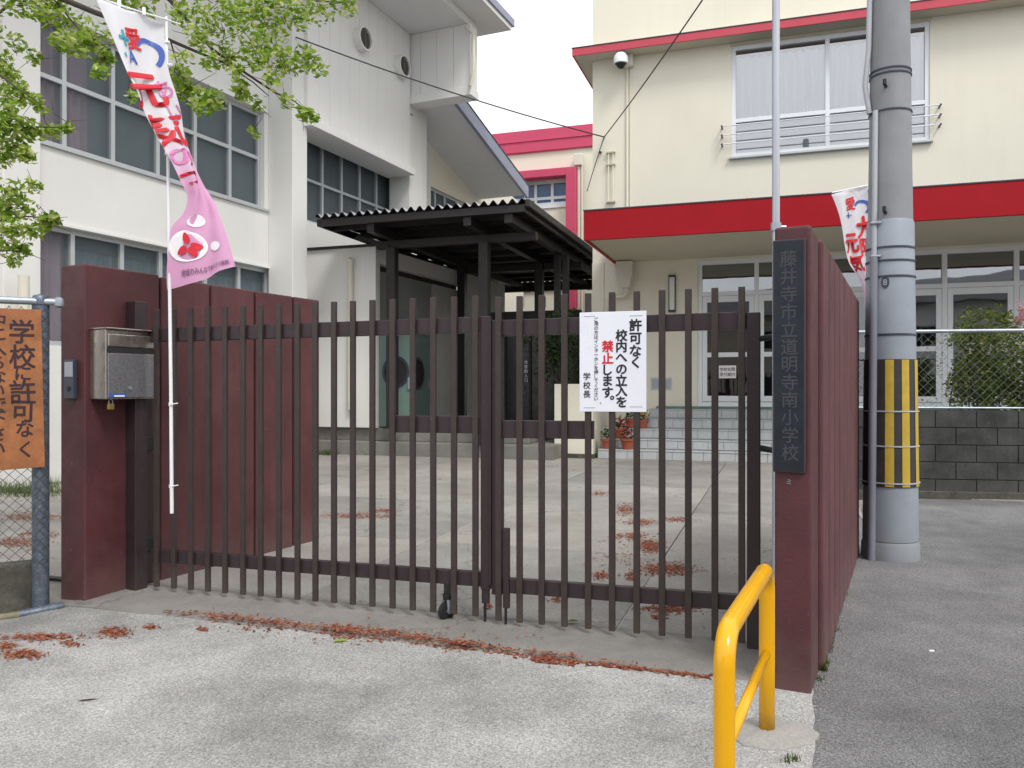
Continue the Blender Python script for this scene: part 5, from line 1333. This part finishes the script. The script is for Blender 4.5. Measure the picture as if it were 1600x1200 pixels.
# ------------------------------------------------------------------ litter, calyxes, weeds
rnd = random.Random(77); mb = MB()
def petal(u, v, s=1):
    if v <= 625: return
    x, y, z = gnd(u, v); ft = E2[0] * x + E2[1] * y
    if ft > 4.72: z = .014
    elif ft > 4.13 and x > -2.6: z = .021
    else: z = fore_z(x, y) + .002
    a = rnd.uniform(0, 2 * pi); l = .014 * s * rnd.uniform(.6, 1.4); w2 = l * rnd.uniform(.3, .6)
    dx, dy = cos(a), sin(a); t1, t2 = rnd.uniform(0, .012), rnd.uniform(0, .012)
    mb.add([(x - dx * l, y - dy * l, z + t1), (x + dy * w2, y - dx * w2, z + .001 + t2 * .4), (x + dx * l, y + dy * l, z + t2), (x - dy * w2, y + dx * w2, z + .003)], [(0, 1, 2), (0, 2, 3)])
def strip(pts, wpx, n):
    for _ in range(n):
        i = rnd.randrange(len(pts) - 1); t = rnd.random(); a, b = pts[i], pts[i + 1]
        petal(a[0] + (b[0] - a[0]) * t + rnd.gauss(0, 2), a[1] + (b[1] - a[1]) * t + rnd.gauss(0, wpx))
def ell(u, v, a, b, n):
    for _ in range(n): petal(u + rnd.gauss(0, a * .5), v + rnd.gauss(0, b * .5))
strip([(255, 960), (330, 966)], 1.5, 50); strip([(325, 967), (420, 976), (520, 989)], 3.2, 380); strip([(520, 989), (560, 992), (620, 997), (700, 1010)], 4.2, 620)
strip([(700, 1010), (745, 1014), (835, 1028)], 2.6, 280); strip([(830, 1030), (900, 1036)], 4, 300); strip([(900, 1036), (1000, 1047), (1110, 1061)], 1.8, 330)
for e in ((60, 997, 62, 6, 260), (33, 1024, 36, 7, 230), (178, 990, 26, 8, 190), (236, 982, 12, 4, 40), (316, 985, 9, 3, 30), (110, 1008, 18, 4, 50), (10, 1010, 20, 5, 70),
          (560, 808, 60, 5, 260), (600, 800, 26, 3, 90), (935, 773, 18, 4, 80), (978, 798, 18, 9, 200), (1000, 818, 26, 5, 160), (1060, 814, 26, 4, 110), (985, 840, 26, 5, 120), (1016, 856, 20, 11, 330), (1040, 892, 44, 10, 420),
          (940, 902, 16, 6, 70), (988, 904, 10, 7, 70), (1045, 955, 44, 6, 170), (1030, 968, 12, 4, 40), (870, 940, 12, 5, 30), (762, 952, 6, 5, 26), (50, 810, 60, 7, 300), (30, 850, 50, 9, 240), (60, 838, 30, 6, 140), (980, 870, 60, 30, 70), (640, 1000, 160, 14, 70), (400, 985, 80, 8, 40)):
    ell(*e[:4], int(e[4] * (1.9 if 640 < e[0] or e[1] < 900 else 1)))
for _ in range(120): petal(rnd.uniform(560, 1150), rnd.uniform(760, 1000), .7)
solo('fallen_calyxes', mb, m_petal, gnd(600, 1000), 'reddish fallen blossom calyxes scattered along the gate threshold', 'litter', kind='stuff')
def tuft(x, y, z, n, h, spread, mb, rd):
    for _ in range(n):
        a = rd.uniform(0, 2 * pi); r_ = spread * rd.random(); px_, py_ = x + r_ * cos(a), y + r_ * sin(a); hh = h * rd.uniform(.5, 1.2); b = rd.uniform(0, 2 * pi); w2 = .004
        mb.add([(px_ - w2 * cos(b), py_ - w2 * sin(b), z), (px_ + w2 * cos(b), py_ + w2 * sin(b), z), (px_ + .5 * hh * sin(b) * rd.uniform(-1, 1), py_ + .5 * hh * cos(b), z + hh)], [(0, 1, 2)])
mb = MB(); rd = random.Random(4)
for u, v, n, h in ((1284, 1048, 60, .05), (1287, 1036, 40, .045), (1282, 1062, 20, .03), (1306, 985, 14, .03), (1320, 930, 12, .03), (1240, 1188, 26, .03), (1228, 1192, 16, .03)):
    x, y, z = gnd(u, v); tuft(x, y, z, n, h, .03, mb, rd)
solo('weeds', mb, m_grass, gnd(1284, 1048), 'small green weeds at the foot of the right maroon pillar', 'weeds', kind='stuff')
mb = MB()
for _ in range(260):
    u = rd.uniform(-60, 96); v = rd.uniform(728, 778); x, y, z = gnd(u, v); tuft(x, y, .0, 14, .16, .22, mb, rd)
for _ in range(26):
    x, y, z = PT.p(PT.k(rd.uniform(505, 530)), .12 + rd.random() * .15, 0); tuft(x, y, 0, 14, .14, .12, mb, rd)
solo('grass', mb, m_grass, gnd(40, 750), 'patch of rough grass behind the left chain link fence', 'grass', kind='stuff')
mb = MB(); x, y, z = gnd(1455, 1018); mb.hexa([(x - .012, y - .006, .001), (x + .014, y - .008, .001), (x + .016, y + .006, .001), (x - .01, y + .009, .001), (x - .012, y - .006, .006), (x + .014, y - .008, .006), (x + .016, y + .006, .008), (x - .01, y + .009, .006)])
solo('litter_scrap', mb, m_litter, (x, y, 0), 'tiny white scrap lying on the asphalt lane', 'litter')
for u, v, lab in ((532, 1004, 'single green leaf fallen on the petal strip'), (138, 1095, 'single pale dry leaf lying on the concrete at left'), (895, 978, 'single dull leaf lying just behind the gate bars')):
    mb = MB(); x, y, z = gnd(u, v); z = .022 if v < 1000 else .005
    mb.add([(x - .045, y - .01, z + .004), (x - .01, y - .028, z + .012), (x + .045, y + .006, z + .006), (x + .0, y + .024, z + .014)], [(0, 1, 2), (0, 2, 3)])
    solo('fallen_leaf', mb, m_leaf if 'green' in lab else m_foot if 'pale' in lab else m_grass, (x, y, 0), lab, 'leaf')

# ------------------------------------------------------------------ unseen houses and tree across the street, added for the glass to reflect
def house(x, y, w_, d_, h, mw, mroof, label):
    t = thing('house', (x, y, 0), label, 'house'); f = Fr(x - w_ / 2, y + d_ / 2, 1, 0); fr2 = Fr(x + w_ / 2, y + d_ / 2, -1, 0)
    hs_ = [(.9, 2.6, .9, 2.1), (w_ - 3, w_ - 1.0, .1, 2.2), (1.0, 2.4, 3.6, 4.8), (w_ - 2.6, w_ - 1, 3.6, 4.8)]
    obj('wall', wall(fr2, 0, w_, 0, h, hs_, 0, .2), mw, t)
    mb = MB(); mb.wbox(x - w_ / 2, x + w_ / 2, y - d_ / 2, y + d_ / 2 - .21, 0, h); obj('house_body', mb, mw, t)
    for a, b, c_, e in hs_: window(fr2, t, [a, (a + b) / 2, b], [c_, e], -.06, .06, mat=m_alum2, gm=m_bglass)
    mb = MB(); o = .6; z = h; r_ = 1.9
    mb.add([(x - w_ / 2 - o, y - d_ / 2 - o, z), (x + w_ / 2 + o, y - d_ / 2 - o, z), (x + w_ / 2 + o, y + d_ / 2 + o, z), (x - w_ / 2 - o, y + d_ / 2 + o, z), (x - w_ / 2 - o, y, z + r_), (x + w_ / 2 + o, y, z + r_)],
           [(3, 2, 5, 4), (1, 0, 4, 5), (0, 3, 4), (2, 1, 5), (0, 1, 2, 3)]); obj('roof', mb, mroof, t)
m_tilerf = M('grey_roof_tile', (.06, .062, .068), .5, var=.2)
m_beige = M('beige_siding', (.36, .32, .26), .8, var=.06)
house(-9, -16, 12, 8, 5.6, m_beige, m_tilerf, 'beige two storey house with a grey tile roof across the street, unseen, added for reflections')
house(8, -18, 13, 9, 5.9, m_white, m_tilerf, 'white house with a grey tile roof across the street, unseen, added for reflections')
house(24, -17, 12, 8, 5.5, m_beige, m_tilerf, 'beige house farther right along the street, unseen, added for reflections')
t2 = thing('garden_tree', (15.5, -13, 0), 'dark broad garden tree between two houses across the street, unseen, added for reflections', 'tree')
obj('trunk', MB().tube([(15.5, -13, -.03), (15.4, -13, 1.6), (15.6, -13, 3.4)], [.22, .17, .1], 10), m_bark, t2, smooth=True)
mb = MB(); rd = random.Random(8)
for i in range(46): leaf_cluster(mb, (15.5 + rd.gauss(0, 1.4), -13 + rd.gauss(0, 1.2), 4.2 + rd.gauss(0, 1.3)), .8, 36, .3, rd)
obj('foliage', mb, m_leafd, t2, kind='stuff')

# grit and stray weeds along the seam between concrete and asphalt, scuffs of loose stones
rd = random.Random(31); mb = MB(); wd_ = MB()
def stone(x, y, z, r_):
    V = [(x + r_ * rd.uniform(.6, 1.1) * cos(a), y + r_ * rd.uniform(.6, 1.1) * sin(a), z) for a in (0, 1.5, 3, 4.6)]
    mb.add(V + [(x, y, z + r_ * .8)], [(0, 1, 4), (1, 2, 4), (2, 3, 4), (3, 0, 4)])
for _ in range(700):
    y = rd.uniform(2.0, 4.2); x = b0.x + (y - b0.y) * bd.x / bd.y + rd.gauss(.01, .035); stone(x, y, .003, rd.uniform(.002, .006))
for _ in range(500):
    k = rd.uniform(0, 3.6); p = RW.p(k, .03 + abs(rd.gauss(0, .05)), .001); stone(p[0], p[1], .001, rd.uniform(.002, .006))
for _ in range(400): stone(rd.uniform(-2.6, 1.2), rd.uniform(2.4, 4.3), .006, rd.uniform(.0015, .004))
for _ in range(300): stone(rd.uniform(1.4, 4), rd.uniform(2.4, 6), .001, rd.uniform(.0015, .004))
solo('loose_grit', mb, m_foot, (1.2, 3.2, 0), 'loose grit along the seam between concrete and asphalt', 'grit', kind='stuff')
